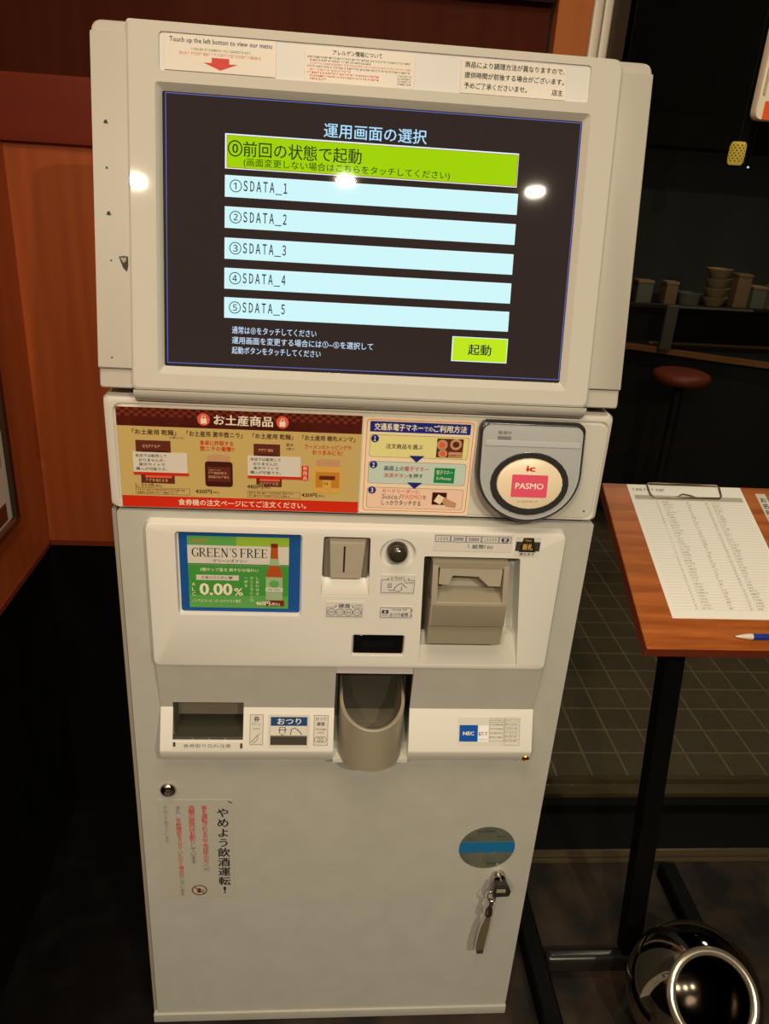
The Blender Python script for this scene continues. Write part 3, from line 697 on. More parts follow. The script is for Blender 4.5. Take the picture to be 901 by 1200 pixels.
# printed labels on the control panel
LN = PN + .0006
def label(name, u0, v0, u1, v1, par=None, n=LN, fr=FRONT, base=CLEAR):
    m = MB(); m.slab(u0, v0, u1, v1, n - .0008, n, base, fr, r=.0008); return m.flat(name, par or ctrl)
def outline(m, u0, v0, u1, v1, n, mat, fr=FRONT, t=.0006, r=.0005):
    m.ring(rr(u0, v0, u1, v1, r, n), rr(u0 + t, v0 + t, u1 - t, v1 - t, r * .5, n), mat, fr)
n4 = LN + .0002
l = label('banknote_label', .0930, .9035, .1925, .9275)
m = MB()
for a, b, t in ((.0945, .1135, '1000'), (.1140, .1330, '2000'), (.1335, .1525, '5000'), (.1530, .1745, '10000'), (.1750, .1905, None)):
    outline(m, a, .9160, b, .9250, n4, NAVYINK)
    if t: m.txt(t, a + .003, .9182, b - .003, .9228, n4, NAVYINK, bold=.01)
    else: m.rect(a + .003, .9185, b - .003, .9230, n4, NAVYINK); m.disc((a + b) / 2, .9208, .0020, .0016, n4 + .0001, PAPERG); m.ribbon([(a + .004, .9180), ((a + b) / 2, .9166), (b - .004, .9180)], .0008, n4, NAVYINK)
m.txt('紙幣', .1420, .9075, .1570, .9135, n4, NAVYINK, bold=.01); m.txt('Bill', .1610, .9078, .1680, .9120, n4, NAVYINK); m.ribbon([(.1365, .9135), (.1380, .9085)], .0008, n4, NAVYINK); m.ribbon([(.1590, .9135), (.1575, .9085)], .0008, n4, NAVYINK)
m.flat('lettering', l)
l = label('new_note_label', .1965, .8985, .2285, .9255)
m = MB(); m.rect(.1970, .9060, .2280, .9190, n4, GUNDD); m.poly([(.2015, .9040), (.2235, .9040), (.2190, .9245), (.2060, .9245)], n4 + .0001, BLACK); m.txt('New', .2085, .9195, .2165, .9228, n4 + .0002, C_GOLD); m.txt('新札', .2060, .9075, .2190, .9165, n4 + .0002, C_GOLD, bold=.03); m.rect(.2020, .8992, .2232, .9045, n4 + .0002, PAPERG); m.txt('使えます', .2030, .8998, .2222, .9040, n4 + .0003, BLACK, bold=.02)
m.flat('lettering', l)
l = label('cancel_label', .0300, .8405, .0745, .8680)
m = MB(); outline(m, .0310, .8420, .0735, .8610, n4, NAVYINK); m.rect(.0405, .8595, .0650, .8670, n4 + .0001, CLEAR); m.txt('とりけし', .0430, .8598, .0625, .8660, n4 + .0002, NAVYINK, bold=.01); m.ribbon([(.0390, .8608), (.0412, .8645)], .001, n4, NAVYINK); m.ribbon([(.0665, .8608), (.0642, .8645)], .001, n4, NAVYINK)
m.txt('皿', .0390, .8495, .0450, .8555, n4, NAVYINK); m.ribbon([(.0405, .8465), (.0435, .8450), (.0465, .8465)], .0008, n4, NAVYINK); m.ribbon([(.0475, .8440), (.0490, .8500), (.0530, .8545), (.0570, .8560), (.0600, .8530), (.0640, .8500)], .0009, n4, NAVYINK); m.ribbon([(.0500, .8450), (.0540, .8440), (.0580, .8470), (.0570, .8510)], .0009, n4, NAVYINK); m.txt('cancel', .0610, .8560, .0715, .8590, n4, NAVYINK)
m.flat('lettering', l)
l = label('banknote_change_label', .0315, .8045, .0745, .8220)
m = MB(); outline(m, .0322, .8055, .0725, .8205, n4, NAVYINK); m.rect(.0345, .8115, .0430, .8165, n4, NAVYINK); m.disc(.0387, .8140, .0015, .0015, n4 + .0001, PAPERG); m.ribbon([(.0345, .8090), (.0430, .8090)], .0008, n4, NAVYINK); m.txt('change bill', .0475, .8155, .0665, .8190, n4, NAVYINK); m.txt('おつり紙幣', .0450, .8068, .0690, .8130, n4, NAVYINK, bold=.01); m.ribbon([(.0722, .8100), (.0740, .8075)], .001, n4, NAVYINK); m.ribbon([(.0722, .8150), (.0740, .8178)], .001, n4, NAVYINK)
m.flat('lettering', l)
l = label('coin_label', -.0380, .8040, .0105, .8275)
m = MB(); outline(m, -.0365, .8055, .0090, .8190, n4, NAVYINK); m.rect(-.0265, .8175, -.0010, .8250, n4 + .0001, CLEAR); m.txt('硬貨', -.0215, .8185, -.0065, .8250, n4 + .0002, NAVYINK, bold=.015); m.ribbon([(-.0262, .8190), (-.0240, .8228)], .001, n4 + .0002, NAVYINK); m.ribbon([(-.0020, .8190), (-.0042, .8228)], .001, n4 + .0002, NAVYINK); m.txt('coin', -.0005, .8215, .0080, .8245, n4, NAVYINK)
for k, t in enumerate(('500', '100', '50', '10')):
    a = -.0300 + k * .0108; m.ring(circ(a, .8122, .0054, .0050, n4 + .0001), circ(a, .8122, .0047, .0043, n4 + .0001), NAVYINK); m.txt(t, a - .003, .8106, a + .003, .8138, n4 + .0001, NAVYINK)
m.flat('lettering', l)

# ------------------------------------------------------------------ lower outlet block
prof = [(.7265, -.001), (.7265, .0130), (.6515, .0028), (.6505, .0035), (.5965, .0245), (.5945, .0250), (.5925, .0248), (.5770, .0200), (.5745, .0180), (.5735, -.001)]
m = MB()
def seg(a, b, p=prof):
    up_ = [(max(q[0], .6512), q[1]) for q in p if q[0] > .6505] ; lo_ = [q for q in p if q[0] < .6518]
    if len(up_) > 2:
        up_ = [q for q in up_]; up_ = [(.7265, -.001), (.7265, .0130), (max(min(q[0] for q in up_), .6515), .0028 + (max(min(q[0] for q in up_), .6515) - .6515) * .136), (max(min(q[0] for q in up_), .6515), -.001)]
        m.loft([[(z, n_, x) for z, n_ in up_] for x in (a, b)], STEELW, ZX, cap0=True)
    if len(lo_) > 2:
        zt = max(q[0] for q in lo_); nt = [q[1] for q in lo_ if q[0] == zt][0]
        lo2 = [(zt, -.001)] + [q for q in lo_ if q[1] > 0] + [(.5735, -.001)]
        m.loft([[(z, n_, x) for z, n_ in lo2] for x in (a, b)], PLATE, ZX, cap0=True)
def cut(z0, z1):
    pts = []
    for i in range(len(prof)):
        p, q = prof[i], prof[(i + 1) % len(prof)]
        if z0 <= p[0] <= z1: pts.append(p)
        for zz in ((z1, z0) if q[0] < p[0] else (z0, z1)):
            if (p[0] - zz) * (q[0] - zz) < 0: pts.append((zz, p[1] + (q[1] - p[1]) * (zz - p[0]) / (q[0] - p[0])))
    return pts
PL, PR = -.2385, -.1440
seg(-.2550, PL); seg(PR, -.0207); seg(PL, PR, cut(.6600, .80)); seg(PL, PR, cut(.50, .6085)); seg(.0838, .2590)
# bay behind the tray
m.slab(-.0207, .5735, .0838, .5795, -.06, .0225, WHITE); m.slab(-.0207, .7130, .0838, .7265, -.03, .0085, P('bay_strip', (198, 192, 190), 0.4)); m.slab(-.0207, .57, .0838, .7265, -.065, -.06, GUND)
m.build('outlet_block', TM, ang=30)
outlet = [o for o in bpy.data.objects if o.name == 'outlet_block'][0]
# ticket pocket
m = MB(); m.loft([rr(PL, .6085, PR, .6600, .0, .004), rr(PL + .003, .6105, PR - .001, .6560, .0, -.055)], GUND, cap1=False); m.rect(PL, .61, PR, .66, -.055, GUNDD)
m.slab(PL + .001, .6090, PR - .001, .6105, -.05, .015, GUNDD); m.slab(PL + .002, .622, PR - .001, .640, -.04, -.020, GUND)
m.slab(PL, .6070, PR, .6120, .010, .0178, GUNDD, b=.0008)
for k in range(3): m.disc(-.212 + k * .022, .6100, .0015, .001, .0180, GUN, seg=10)
tp = m.build('ticket_pocket', TM)
m = MB(); m.slab(PL + .0005, -.0580, PR + .0005, -.0478, -.0002, .0008, PAPERG, LEDGE, r=.0006); m.txt('食券取り忘れ注意', -.2240, -.0555, -.1600, -.0502, .0010, GREYINK, LEDGE, bold=.012); m.rect(PL + .001, -.0540, PL + .0042, -.0478, .0011, GUNDD, LEDGE); m.rect(PR - .0036, -.0560, PR - .0004, -.0492, .0011, GUNDD, LEDGE); m.flat('pocket_label', TM)
# labels on the ledge
LL = .0008
l = label('ticket_label', -.1355, -.0515, -.1165, -.0085, TM, LL, LEDGE, PAPERG)
m = MB(); outline(m, -.1350, -.0510, -.1170, -.0090, LL + .0002, GREYINK, LEDGE); m.txt('券', -.1300, -.0195, -.1220, -.0115, LL + .0002, NAVYINK, LEDGE, bold=.02); m.txt('チケット', -.1325, -.0240, -.1200, -.0210, LL + .0002, NAVYINK, LEDGE); m.txt('ticket', -.1310, -.0300, -.1215, -.0268, LL + .0002, GREYINK, LEDGE)
m.ribbon([(-.1335, -.0480), (-.1300, -.0440), (-.1260, -.0400), (-.1215, -.0355)], .0009, LL + .0002, GREYINK, LEDGE); m.ribbon([(-.1305, -.0490), (-.1255, -.0450), (-.1235, -.0415), (-.1255, -.0385)], .0009, LL + .0002, GREYINK, LEDGE); m.flat('lettering', l)
m = MB(); m.ring(rr(-.1100, -.0545, -.0540, -.0095, .001, .0015), rr(-.1075, -.0520, -.0565, -.0118, .0008, .0015), PAPERG, LEDGE); m.ring(rr(-.1100, -.0545, -.0540, -.0095, .001, .0015), rr(-.1100, -.0545, -.0540, -.0095, .001, -.002), GUN, LEDGE)
m.ring(rr(-.1075, -.0520, -.0565, -.0118, .0008, .0015), rr(-.1075, -.0520, -.0565, -.0118, .0008, .0002), GUND, LEDGE)
m.rect(-.1070, -.0515, -.0570, -.0385, .0003, GUNDD, LEDGE); m.rect(-.1070, -.0400, -.0570, -.0375, .0004, GUND, LEDGE)
cf = m.build('change_flap', TM)
m = MB(); m.slab(-.1070, -.0380, -.0570, -.0122, .0003, .0012, PAPERG, LEDGE); m.rect(-.1068, -.0245, -.0572, -.0124, .0013, C_BLUD, LEDGE); m.txt('おつり', -.0980, -.0225, -.0655, -.0140, .0014, CREAMINK, LEDGE, bold=.01)
m.ribbon([(-.0945, -.0350), (-.0945, -.0265), (-.0870, -.0265), (-.0870, -.0350)], .0012, .0013, NAVYINK, LEDGE); m.ribbon([(-.0965, -.0300), (-.0850, -.0300)], .0010, .0013, NAVYINK, LEDGE); m.ribbon([(-.0930, -.0360), (-.0907, -.0375), (-.0885, -.0360)], .0010, .0013, NAVYINK, LEDGE); m.ribbon([(-.0800, -.0370), (-.0785, -.0290), (-.0735, -.0275), (-.0690, -.0310), (-.0640, -.0365)], .0012, .0013, NAVYINK, LEDGE)
m.flat('lettering', cf)
l = label('coin_change_label', -.0485, -.0520, -.0280, -.0090, TM, LL, LEDGE, PAPERG)
m = MB(); outline(m, -.0480, -.0515, -.0285, -.0095, LL + .0002, GREYINK, LEDGE); m.txt('おつり', -.0455, -.0170, -.0315, -.0125, LL + .0002, NAVYINK, LEDGE); m.txt('硬貨', -.0440, -.0245, -.0330, -.0190, LL + .0002, NAVYINK, LEDGE, bold=.02); m.txt('change', -.0460, -.0310, -.0310, -.0275, LL + .0002, NAVYINK, LEDGE); m.txt('coin', -.0425, -.0350, -.0340, -.0322, LL + .0002, NAVYINK, LEDGE)
for a in (-.0430, -.0385, -.0340): m.ring(circ(a, -.0435, .0042, .0042, LL + .0002, 16), circ(a, -.0435, .0034, .0034, LL + .0002, 16), GREYINK, LEDGE)
m.flat('lettering', l)
l = label('maker_label', .1525, -.0510, .2420, -.0110, TM, LL, LEDGE, CLEAR)
m = MB(); k = LL + .0002
m.rect(.1550, -.0455, .1810, -.0220, k, C_NECB, LEDGE); m.txt('NEC', .1600, -.0365, .1760, -.0312, k + .0001, CREAMINK, LEDGE, bold=.035); m.rect(.1815, -.0455, .1965, -.0225, k, PAPER, LEDGE); m.txt('BT-T', .1825, -.0370, .1950, -.0320, k + .0001, NAVYINK, LEDGE, bold=.01); m.scribble(.1825, -.0435, .1955, -.0415, k + .0001, GREYINK, LEDGE)
outline(m, .1972, -.0450, .2182, -.0118, k, GREYINK, LEDGE, .0004); outline(m, .2188, -.0505, .2405, -.0108, k, GREYINK, LEDGE, .0004)
for j in range(5): m.scribble(.1985, -.0165 - j * .006, .2165, -.0142 - j * .006, k, GREYINK, LEDGE)
for j in range(6): m.scribble(.2200, -.0155 - j * .006, .2390, -.0132 - j * .006, k, GREYINK, LEDGE)
m.ribbon([(.1972, -.0182), (.2182, -.0182)], .0005, k, GREYINK, LEDGE)
for j in range(5): m.ribbon([(.2188, -.0170 - j * .0062), (.2405, -.0170 - j * .0062)], .0004, k, GREYINK, LEDGE)
m.flat('lettering', l)
m = MB(); m.lathe([(.0048, .000), (.0048, .003), (.0036, .004), (.0030, .0032), (.0, .0034)], BRASS, FRONT @ Matrix.Translation((.2530, .5815, .0205)), 20); m.build('indicator_lamp', TM)

# change tray: U-shaped cup in the bay
m = MB(); uc, r0, r1 = .0312, .0450, .0405
def ush(r, zf, yb=-.055, yc=.0, sy=1.08):
    pts = [(uc + r, yb, zf(0.0))]
    for i in range(21):
        a = R(0 + 180 * i / 20); pts.append((uc + r * math.cos(a), yc + r * sy * math.sin(a), zf(math.sin(a))))
    pts.append((uc - r, yb, zf(0.0))); return [(p[0], -p[1], p[2]) for p in pts]
top = lambda t: .668 - .020 * t
lo = ush(r0, lambda t: .5800); hi = ush(r0, top); hi2 = ush(r0 - .0015, lambda t: top(t) + .0015); in1 = ush(r1, lambda t: top(t) + .001); in0 = ush(r1 - .003, lambda t: .610)
m.loft([lo, hi, hi2, in1, in0], GUN, I4, cap1=False, closed=False)
m.add(in0, [tuple(range(len(in0)))], GUND, I4)
m.slab(uc - .0385, .610, uc + .0385, .7125, -.058, -.050, GUNDD)
for s_ in (-1, 1):
    m.add([(uc + s_ * r1, -.000, .668), (uc + s_ * r1, .052, .668), (uc + s_ * (r1 - .001), .052, .712), (uc + s_ * (r1 - .001), .040, .712)], [(0, 1, 2, 3)], GUND, I4)
    m.add([(uc + s_ * r0, -.000, .668), (uc + s_ * r0, .052, .668), (uc + s_ * r0, .052, .712), (uc + s_ * r0, .040, .712)], [(0, 1, 2, 3)], GUND, I4)
ct = m.build('change_tray', TM, ang=40)
m = MB(); 
for j, (a, b) in enumerate(((.016, .042), (.018, .038), (.021, .036))): m.scribble(a, .006 - j * .010, b, .0085 - j * .010, 0, GUN, frame((0, 0.012, .6112), (1, 0, 0), (0, 1, 0)))
m.flat('tray_lettering', ct)

# ------------------------------------------------------------------ door: locks and stickers
m = MB(); m.lathe([(.0118, -.0005), (.0118, .002), (.0100, .0048), (.0070, .0068), (.0035, .0076), (.0, .0078)], CHROME, FRONT @ Matrix.Translation((-.2525, .5040, 0)), 28); m.lathe([(.0048, .0062), (.0048, .0088), (.0, .0090)], CHROME, FRONT @ Matrix.Translation((-.2522, .5050, 0)), 16); m.build('door_lock', TM, ang=50)
m = MB(); m.lathe([(.0112, -.0005), (.0112, .010), (.0100, .0125), (.0060, .0130), (.0, .0130)], CHROME, FRONT @ Matrix.Translation((.2485, .3295, 0)), 28); m.build('key_lock', TM, ang=50)
m = MB(); fru, frv = .2240, .3870
m.loft([circ(fru, frv, .0435, .0425, -.0002, 44), circ(fru, frv, .0435, .0425, .0008, 44)], HOLO)
pts = [p for p in circ(fru, frv, .0435, .0425, .0010, 88)]
top_ = [p for p in pts if -.011 <= p[1] - frv <= .013]
rgt = sorted([p for p in top_ if p[0] > fru], key=lambda p: p[1]); lft = sorted([p for p in top_ if p[0] < fru], key=lambda p: -p[1])
m.prism([(q[0], q[1]) for q in rgt + lft], .0006, .0011, HOLOB)
m.scribble(.2060, .4190, .2340, .4225, .0012, GUNDD); m.scribble(.236, .409, .252, .412, .0012, GUNDD); m.scribble(.228, .353, .244, .357, .0012, GUNDD)
m.flat('round_sticker', TM)
m = MB(); m.slab(-.2700, .2895, -.1615, .4850, -.0004, .0008, CLEARD, r=.002); m.poly([(-.1690, .4850), (-.1615, .4790), (-.1660, .4800)], .0018, BLACK)
st = m.flat('warning_sticker', TM)
m = MB(); n5 = .0010
m.vtxt('やめよう飲酒運転', -.1765, .4705, .0190, .0196, n5, BLACK, bold=.022, wx=1.0); m.txt('!', -.1785, .2975, -.1745, .3120, n5, BLACK, bold=.03)
m.vtxt('車を運転される方や未成年の方への', -.2030, .4740, .0094, .0081, n5, lambda i: REDINK if i < 14 else GREYINK, bold=.012)
m.vtxt('酒類の提供はお断りしています', -.2215, .4740, .0098, .0082, n5, lambda i: REDINK if i < 9 else GREYINK, bold=.012)
m.vtxt('また、年齢確認をさせていただく場合がございます', -.2405, .4740, .0086, .0079, n5, lambda i: GREYINK if i < 3 or i > 17 else REDINK, bold=.010)
m.vtxt('予めご了承下さいませ', -.2585, .4740, .0074, .0072, n5, GREYINK)
m.ring(circ(-.2150, .3045, .0118, .0108, n5), circ(-.2150, .3045, .0100, .0090, n5), C_BROWN); m.ribbon([(-.2220, .3110), (-.2080, .2980)], .0014, n5 + .0001, C_BROWN); m.rect(-.2195, .3000, -.2115, .3075, n5, C_TAN); m.rect(-.2180, .2990, -.2130, .3085, n5 + .00005, C_BROWN); m.ribbon([(-.2115, .3060), (-.2090, .3050), (-.2090, .3020), (-.2115, .3010)], .0012, n5, C_BROWN)
m.flat('lettering', st)

# ------------------------------------------------------------------ display head
m = MB(); NB = .008
o_f = lambda e, n: polyround([(-.2625 + e, -.0290 + e), (.2600 - e, -.0290 + e), (.2640 - e, .3460 - e), (-.2625 + e, .3475 - e)], [.006, .008, .012, .004], n, 6)
op = rr(-.2332, -.0106, .2320, .2888, .004, NB)
sl = rr(-.2290, .2995, .2280, .3365, .004, NB)
m.loft([o_f(.004, -.055), o_f(0, -.045), o_f(0, NB - .005), o_f(.0008, NB - .0018), o_f(.0030, NB)], WHITE2, HEAD, cap0=True, cap1=False)
m.holes(o_f(.0030, NB), [op, sl], WHITE2, HEAD)
m.loft([op, rr(-.2320, -.0096, .2308, .2876, .003, NB - .0012), rr(-.2272, -.0015, .2254, .2822, .002, .0006), rr(-.2268, -.0012, .2250, .2818, .002, -.002)], WHITE2, HEAD, cap1=False)
m.recess(sl, NB - .0016, WHITE2, HEAD, floor=SLOTG, inset=inset(sl, .996))
# lower lip rolling under
lip = [(-.0290, .006), (-.0290, .0095), (-.0330, .0085), (-.0380, .0040), (-.0415, -.0040), (-.0420, -.05), (-.0250, -.05)]
m.loft([[(u, v, n_) for v, n_ in lip] for u in (-.2600, .2580)], WHITE2, HEAD, cap0=True)
m.build('bezel', TM, ang=30)
# side wings
def wing(s_):
    m = MB(); a, b = (.2590, .2985) if s_ > 0 else (-.2985, -.2615)
    rs = [.001, .004, .012, .001] if s_ > 0 else [.004, .001, .001, .012]
    def oo(n, e=0.0): return polyround([(a + e, -.0285 + e), (b - e, -.0285 + e), (b - e, .3460 - e), (a + e, .3460 - e)], rs, n, 6)
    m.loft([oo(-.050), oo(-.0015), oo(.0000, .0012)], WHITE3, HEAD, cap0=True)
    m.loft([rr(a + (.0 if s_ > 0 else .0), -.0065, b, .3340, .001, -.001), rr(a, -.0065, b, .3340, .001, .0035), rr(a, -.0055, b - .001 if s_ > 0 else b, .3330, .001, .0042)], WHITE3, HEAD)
    return m.build('side_wing', TM, ang=30)
wl = wing(-1); wing(1)
kk = .0045
for u, v, r_ in ((-.2845, .2470, .0024), (-.2845, .2020, .0014), (-.2835, .1560, .0026), (-.2820, .1080, .0012), (-.2835, .0050, .0012)):
    m = MB(); m.poly([(u - r_, v - r_ * .5), (u + r_, v - r_ * .7), (u + r_ * .4, v + r_), (u - r_ * .5, v + r_ * .8)], kk, HOLE, HEAD); m.flat('chip_mark', wl)
m = MB(); m.poly([(-.2740, .1125), (-.2695, .1010), (-.2655, .0970), (-.2640, .1035), (-.2640, .1128), (-.2680, .1135)], kk, HOLE, HEAD); m.poly([(-.2725, .1115), (-.2690, .1060), (-.2660, .1085), (-.2660, .1120)], kk + .0002, TRIMG, HEAD)
m.flat('chip_mark', wl)
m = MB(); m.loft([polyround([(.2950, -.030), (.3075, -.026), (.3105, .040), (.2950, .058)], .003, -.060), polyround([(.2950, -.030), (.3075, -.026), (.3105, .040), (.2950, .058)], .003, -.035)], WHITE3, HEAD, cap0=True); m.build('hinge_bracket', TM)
# stickers in the top slot
NS = NB - .0008
s1 = label('menu_sticker', -.2235, .3010, -.1090, .3352, TM, NS + .0006, HEAD, PAPERG)
m = MB(); k = NS + .0008
m.txt('Touch up the left botton to view our menu', -.2180, .3265, -.1130, .3325, k, NAVYINK, HEAD, bold=.01); m.scribble(-.1960, .3210, -.1350, .3232, k, GREENINK, HEAD); m.scribble(-.2080, .3165, -.1230, .3192, k, PINKINK, HEAD)
m.poly([(-.1660, .3035), (-.1485, .3100), (-.1570, .3100), (-.1570, .3150), (-.1750, .3150), (-.1750, .3100), (-.1835, .3100)], k, REDINK, HEAD); m.flat('lettering', s1)
s2 = label('allergen_sticker', -.0790, .2985, .0370, .3340, TM, NS + .0006, HEAD, PAPERG)
m = MB(); m.txt('アレルゲン情報について', -.0500, .3268, .0020, .3318, k, BLACK, HEAD, bold=.01)
rows = [(-.0760, .0330, BLACK), (-.0735, -.0100, BLACK), (-.0735, .0330, PINKINK), (-.0760, .0330, BLACK), (-.0735, -.0300, PINKINK), (-.0760, .0, REDINK), (-.0735, .0, REDINK), (-.0735, -.0560, REDINK)]
for j, (a, b, c) in enumerate(rows): m.scribble(a, .3228 - j * .0030, b, .3246 - j * .0030, k, c if c is not BLACK else GREYINK, HEAD, cw=.0022)
for j in range(4): m.scribble(.0190, .3105 - j * .0026, .0340, .3121 - j * .0026, k, GREYINK, HEAD)
m.flat('lettering', s2)
s3 = label('shop_notice_sticker', .0865, .3000, .2015, .3335, TM, NS + .0006, HEAD, PAPERG)
m = MB(); m.txt('商品により調理方法が異なりますので、', .0905, .3250, .1990, .3312, k, BLACK, HEAD, bold=.015); m.txt('提供時間が前後する場合がございます。', .0905, .3148, .1990, .3210, k, BLACK, HEAD, bold=.015); m.txt('予めご了承くださいませ。', .0905, .3045, .1590, .3107, k, BLACK, HEAD, bold=.015); m.txt('店主', .1865, .3040, .1985, .3100, k, BLACK, HEAD, bold=.015)
m.flat('lettering', s3)

# screen and what it shows
m = MB(); m.slab(-.2290, -.0030, .2270, .2835, -.004, .0, SCR, HEAD)
m.ring(rr(-.2240, .0020, .2243, .2812, 0, .0002), rr(-.2233, .0027, .2236, .2805, 0, .0002), S_BL, HEAD)
screen = m.flat('screen', TM)
e = .0002
m = MB(); m.txt('運用画面の選択', -.0570, .2478, .0545, .2625, e, S_TX, HEAD, bold=.008); m.flat('title_lettering', screen)
m = MB(); m.rect(-.1617, .2100, .1575, .2452, e, S_CYL, HEAD); m.rect(-.1600, .2108, .1570, .2438, e * 2, S_OR, HEAD); m.rect(-.1593, .2115, .1562, .2432, e * 3, S_GR, HEAD)
m.txt('⓪', -.1588, .2222, -.1432, .2388, e * 4, S_OL, HEAD, bold=.012); m.txt('前回の状態で起動', -.1425, .2228, -.0155, .2385, e * 4, S_OL, HEAD, bold=.01); m.txt('(画面変更しない場合はこちらをタッチしてください)', -.1420, .2122, .0820, .2218, e * 4, S_OL, HEAD, bold=.006)
m.flat('resume_button', screen)
for i, vt in enumerate((.2035, .1715, .1392, .1075, .0762)):
    m = MB(); m.rect(-.1617, vt - .0222, .1598, vt, e, S_CYL, HEAD); m.rect(-.1610, vt - .0222, .1592, vt - .0008, e * 2, S_CY, HEAD)
    m.txt('①②③④⑤'[i], -.1565, vt - .0172, -.1435, vt - .0042, e * 3, S_DK, HEAD); m.txt(''.join(chr(ord(c) + 0xfee0) for c in 'SDATA_%d' % (i + 1)), -.1418, vt - .0172, -.0948, vt - .0046, e * 3, S_DK, HEAD, bold=.022); m.flat('menu_button', screen)
m = MB(); m.rect(.0960, .0182, .1608, .0460, e, S_CYL, HEAD); m.rect(.0970, .0190, .1600, .0452, e * 2, S_GR2, HEAD); m.txt('起動', .1150, .0258, .1420, .0382, e * 3, S_DK, HEAD, bold=.015); m.flat('start_button', screen)
m = MB(); m.txt('通常は⓪をタッチしてください', -.1530, .0372, -.0590, .0452, e, S_WH, HEAD, bold=.008); m.txt('運用画面を変更する場合には①~⑤を選択して', -.1530, .0260, .0055, .0340, e, S_WH, HEAD, bold=.008); m.txt('起動ボタンをタッチしてください', -.1530, .0150, -.0535, .0230, e, S_WH, HEAD, bold=.008); m.flat('hint_lettering', screen)

# ------------------------------------------------------------------ key hanging in the lower lock
KEY = thing('key_bunch', (.2485, -.013, .3295), 'black headed key in the lower right lock with a hanging olive strap', 'key')
m = MB(); m.slab(.2472, .322, .2498, .337, .013, .026, CHROME); m.build('key_blade', KEY)
m = MB(); m.loft([polyround([(.2345, .3185), (.2600, .3200), (.2620, .3300), (.2550, .3440), (.2370, .3440), (.2340, .3320)], .002, .0255), polyround([(.2345, .3185), (.2600, .3200), (.2620, .3300), (.2550, .3440), (.2370, .3440), (.2340, .3320)], .002, .0330)], P('key_head', (44, 42, 34), 0.3), cap0=True); m.slab(.2390, .3290, .2530, .3355, .0328, .0336, P('key_plate', (150, 146, 128), 0.4)); m.slab(.2380, .3395, .2545, .3410, .0328, .0336, GUNDD); m.build('key_head', KEY)
m = MB(); m.tube([(.2340 + .0062 * math.cos(R(a)), -.0295 + .003 * math.sin(R(a)), .3165 + .0070 * math.sin(R(a))) for a in range(0, 360, 18)], .0010, CHROME, 8, True)
m.tube([(.2355 + .0048 * math.cos(R(a)), -.0290, .3085 + .0050 * math.sin(R(a))) for a in range(0, 360, 24)], .0009, CHROME, 8, True); m.build('key_ring', KEY, ang=60)
m = MB(); m.slab(.2315, .2960, .2385, .3060, .025, .031, CHROME, r=.0015, b=.001); m.tube([(.2345, -.0280, .2960), (.2300, -.0280, .2860), (.2295, -.0280, .2740), (.2345, -.0280, .2680), (.2385, -.0280, .2740), (.2380, -.0280, .2860), (.2345, -.0280, .2960)], .0016, BRUSH, 8); m.slab(.2320, .2700, .2375, .2900, .0265, .0295, BRUSH); m.build('snap_hook', KEY, ang=60)
m = MB(); sp = [(.2350, .2700, .0030), (.2345, .2640, .0036), (.2322, .2450, .0056), (.2302, .2250, .0062), (.2290, .2050, .0062), (.2292, .1930, .0058), (.2292, .1900, .0050)]
m.loft([[(u - w_, v, .026), (u + w_, v, .026), (u + w_, v, .0296), (u - w_, v, .0296)] for u, v, w_ in sp], STRAP, FRONT, cap0=True); m.slab(.2240, .1890, .2345, .1975, .0255, .0302, GUNDD, r=.001); m.build('strap', KEY)

# ------------------------------------------------------------------ waiting list stand
ST = thing('writing_stand', (.553, .115, 0), 'small slanted wooden writing board on a black metal post beside the machine', 'stand')
m = MB(); b0, b1, d = .428, .768, .3325
def bo(n, e=0.0): return polyround([(.4265 + e, -d + e), (.7680 - e, -d + e), (.7680 - e, .004 - e), (.4370 + e, .004 - e)], [.004, .004, .004, .002], n)
m.loft([bo(-.020), bo(-.0012)], WOODE, BOARD, cap0=True, cap1=False); m.loft([bo(-.0012), bo(.0, .0012)], WOODT, BOARD); m.build('writing_board', ST)
m = MB()
pt = [(.5345, .072), (.5670, .072), (.5670, .102), (.5345, .102)]
def post_at(z):
    t = z / .655; ox = -.014 * t; oy = .084 * t
    return [(x + ox, y + oy, z) for x, y in pt]
m.loft([post_at(.030), post_at(.760)], BLK, I4, cap0=True); m.build('post', ST)
m = MB(); m.slab(.478, .090, .608, .235, .7325, .7385, BLK, frame((0, 0, 0), (1, 0, 0), (0, 1, 0))); 
m2 = MB(); m2.slab(.475, -.235, .615, -.105, -.026, -.0195, BLK, BOARD, b=.001); m2.build('mounting_plate', ST)
m = MB(); m.slab(.390, .070, .690, .098, .004, .034, BLKS, FLAT, r=.010, b=.010); m.build('crossbar', ST)
for x in (.372, .705):
    m = MB(); m.loft([[(x + sx, y, z) for sx, z in ((-.017, .0), (.017, .0), (.017, .030), (.013, .034), (-.013, .034), (-.017, .030))] for y in (-.110, .285)], BLK, I4, cap0=True); m.build('foot', ST)
m = MB(); wp = [(.520, -.030), (.515, -.024), (.5155, -.002), (.519, .003), (.640, .003), (.645, -.002), (.6415, -.024), (.636, -.029)]
m.tube([(u, v, .0035) for u, v in wp], .0016, BRUSH, 8, True, BOARD); m.tube([(.5600, -.0290, .0030), (.572, -.022, .005), (.585, -.025, .005), (.598, -.029, .0030)], .0012, BRUSH, 8, False, BOARD); m.build('wire_clip', ST, ang=60)
m = MB(); m.slab(.7080, -.150, .7260, -.012, .0003, .0012, PAPERG, BOARD); m.vtxt('お名前を', .7170, -.020, .0125, .0145, .0014, BLACK, BOARD, bold=.02); m.flat('name_strip', ST)
PA = MB(); PA.slab(.4800, -.2790, .6850, .0010, .0004, .0012, PAPER, BOARD); paper = PA.flat('waiting_list')
tag(paper, 'printed white waiting list sheet held by a wire clip on the wooden board', 'paper')
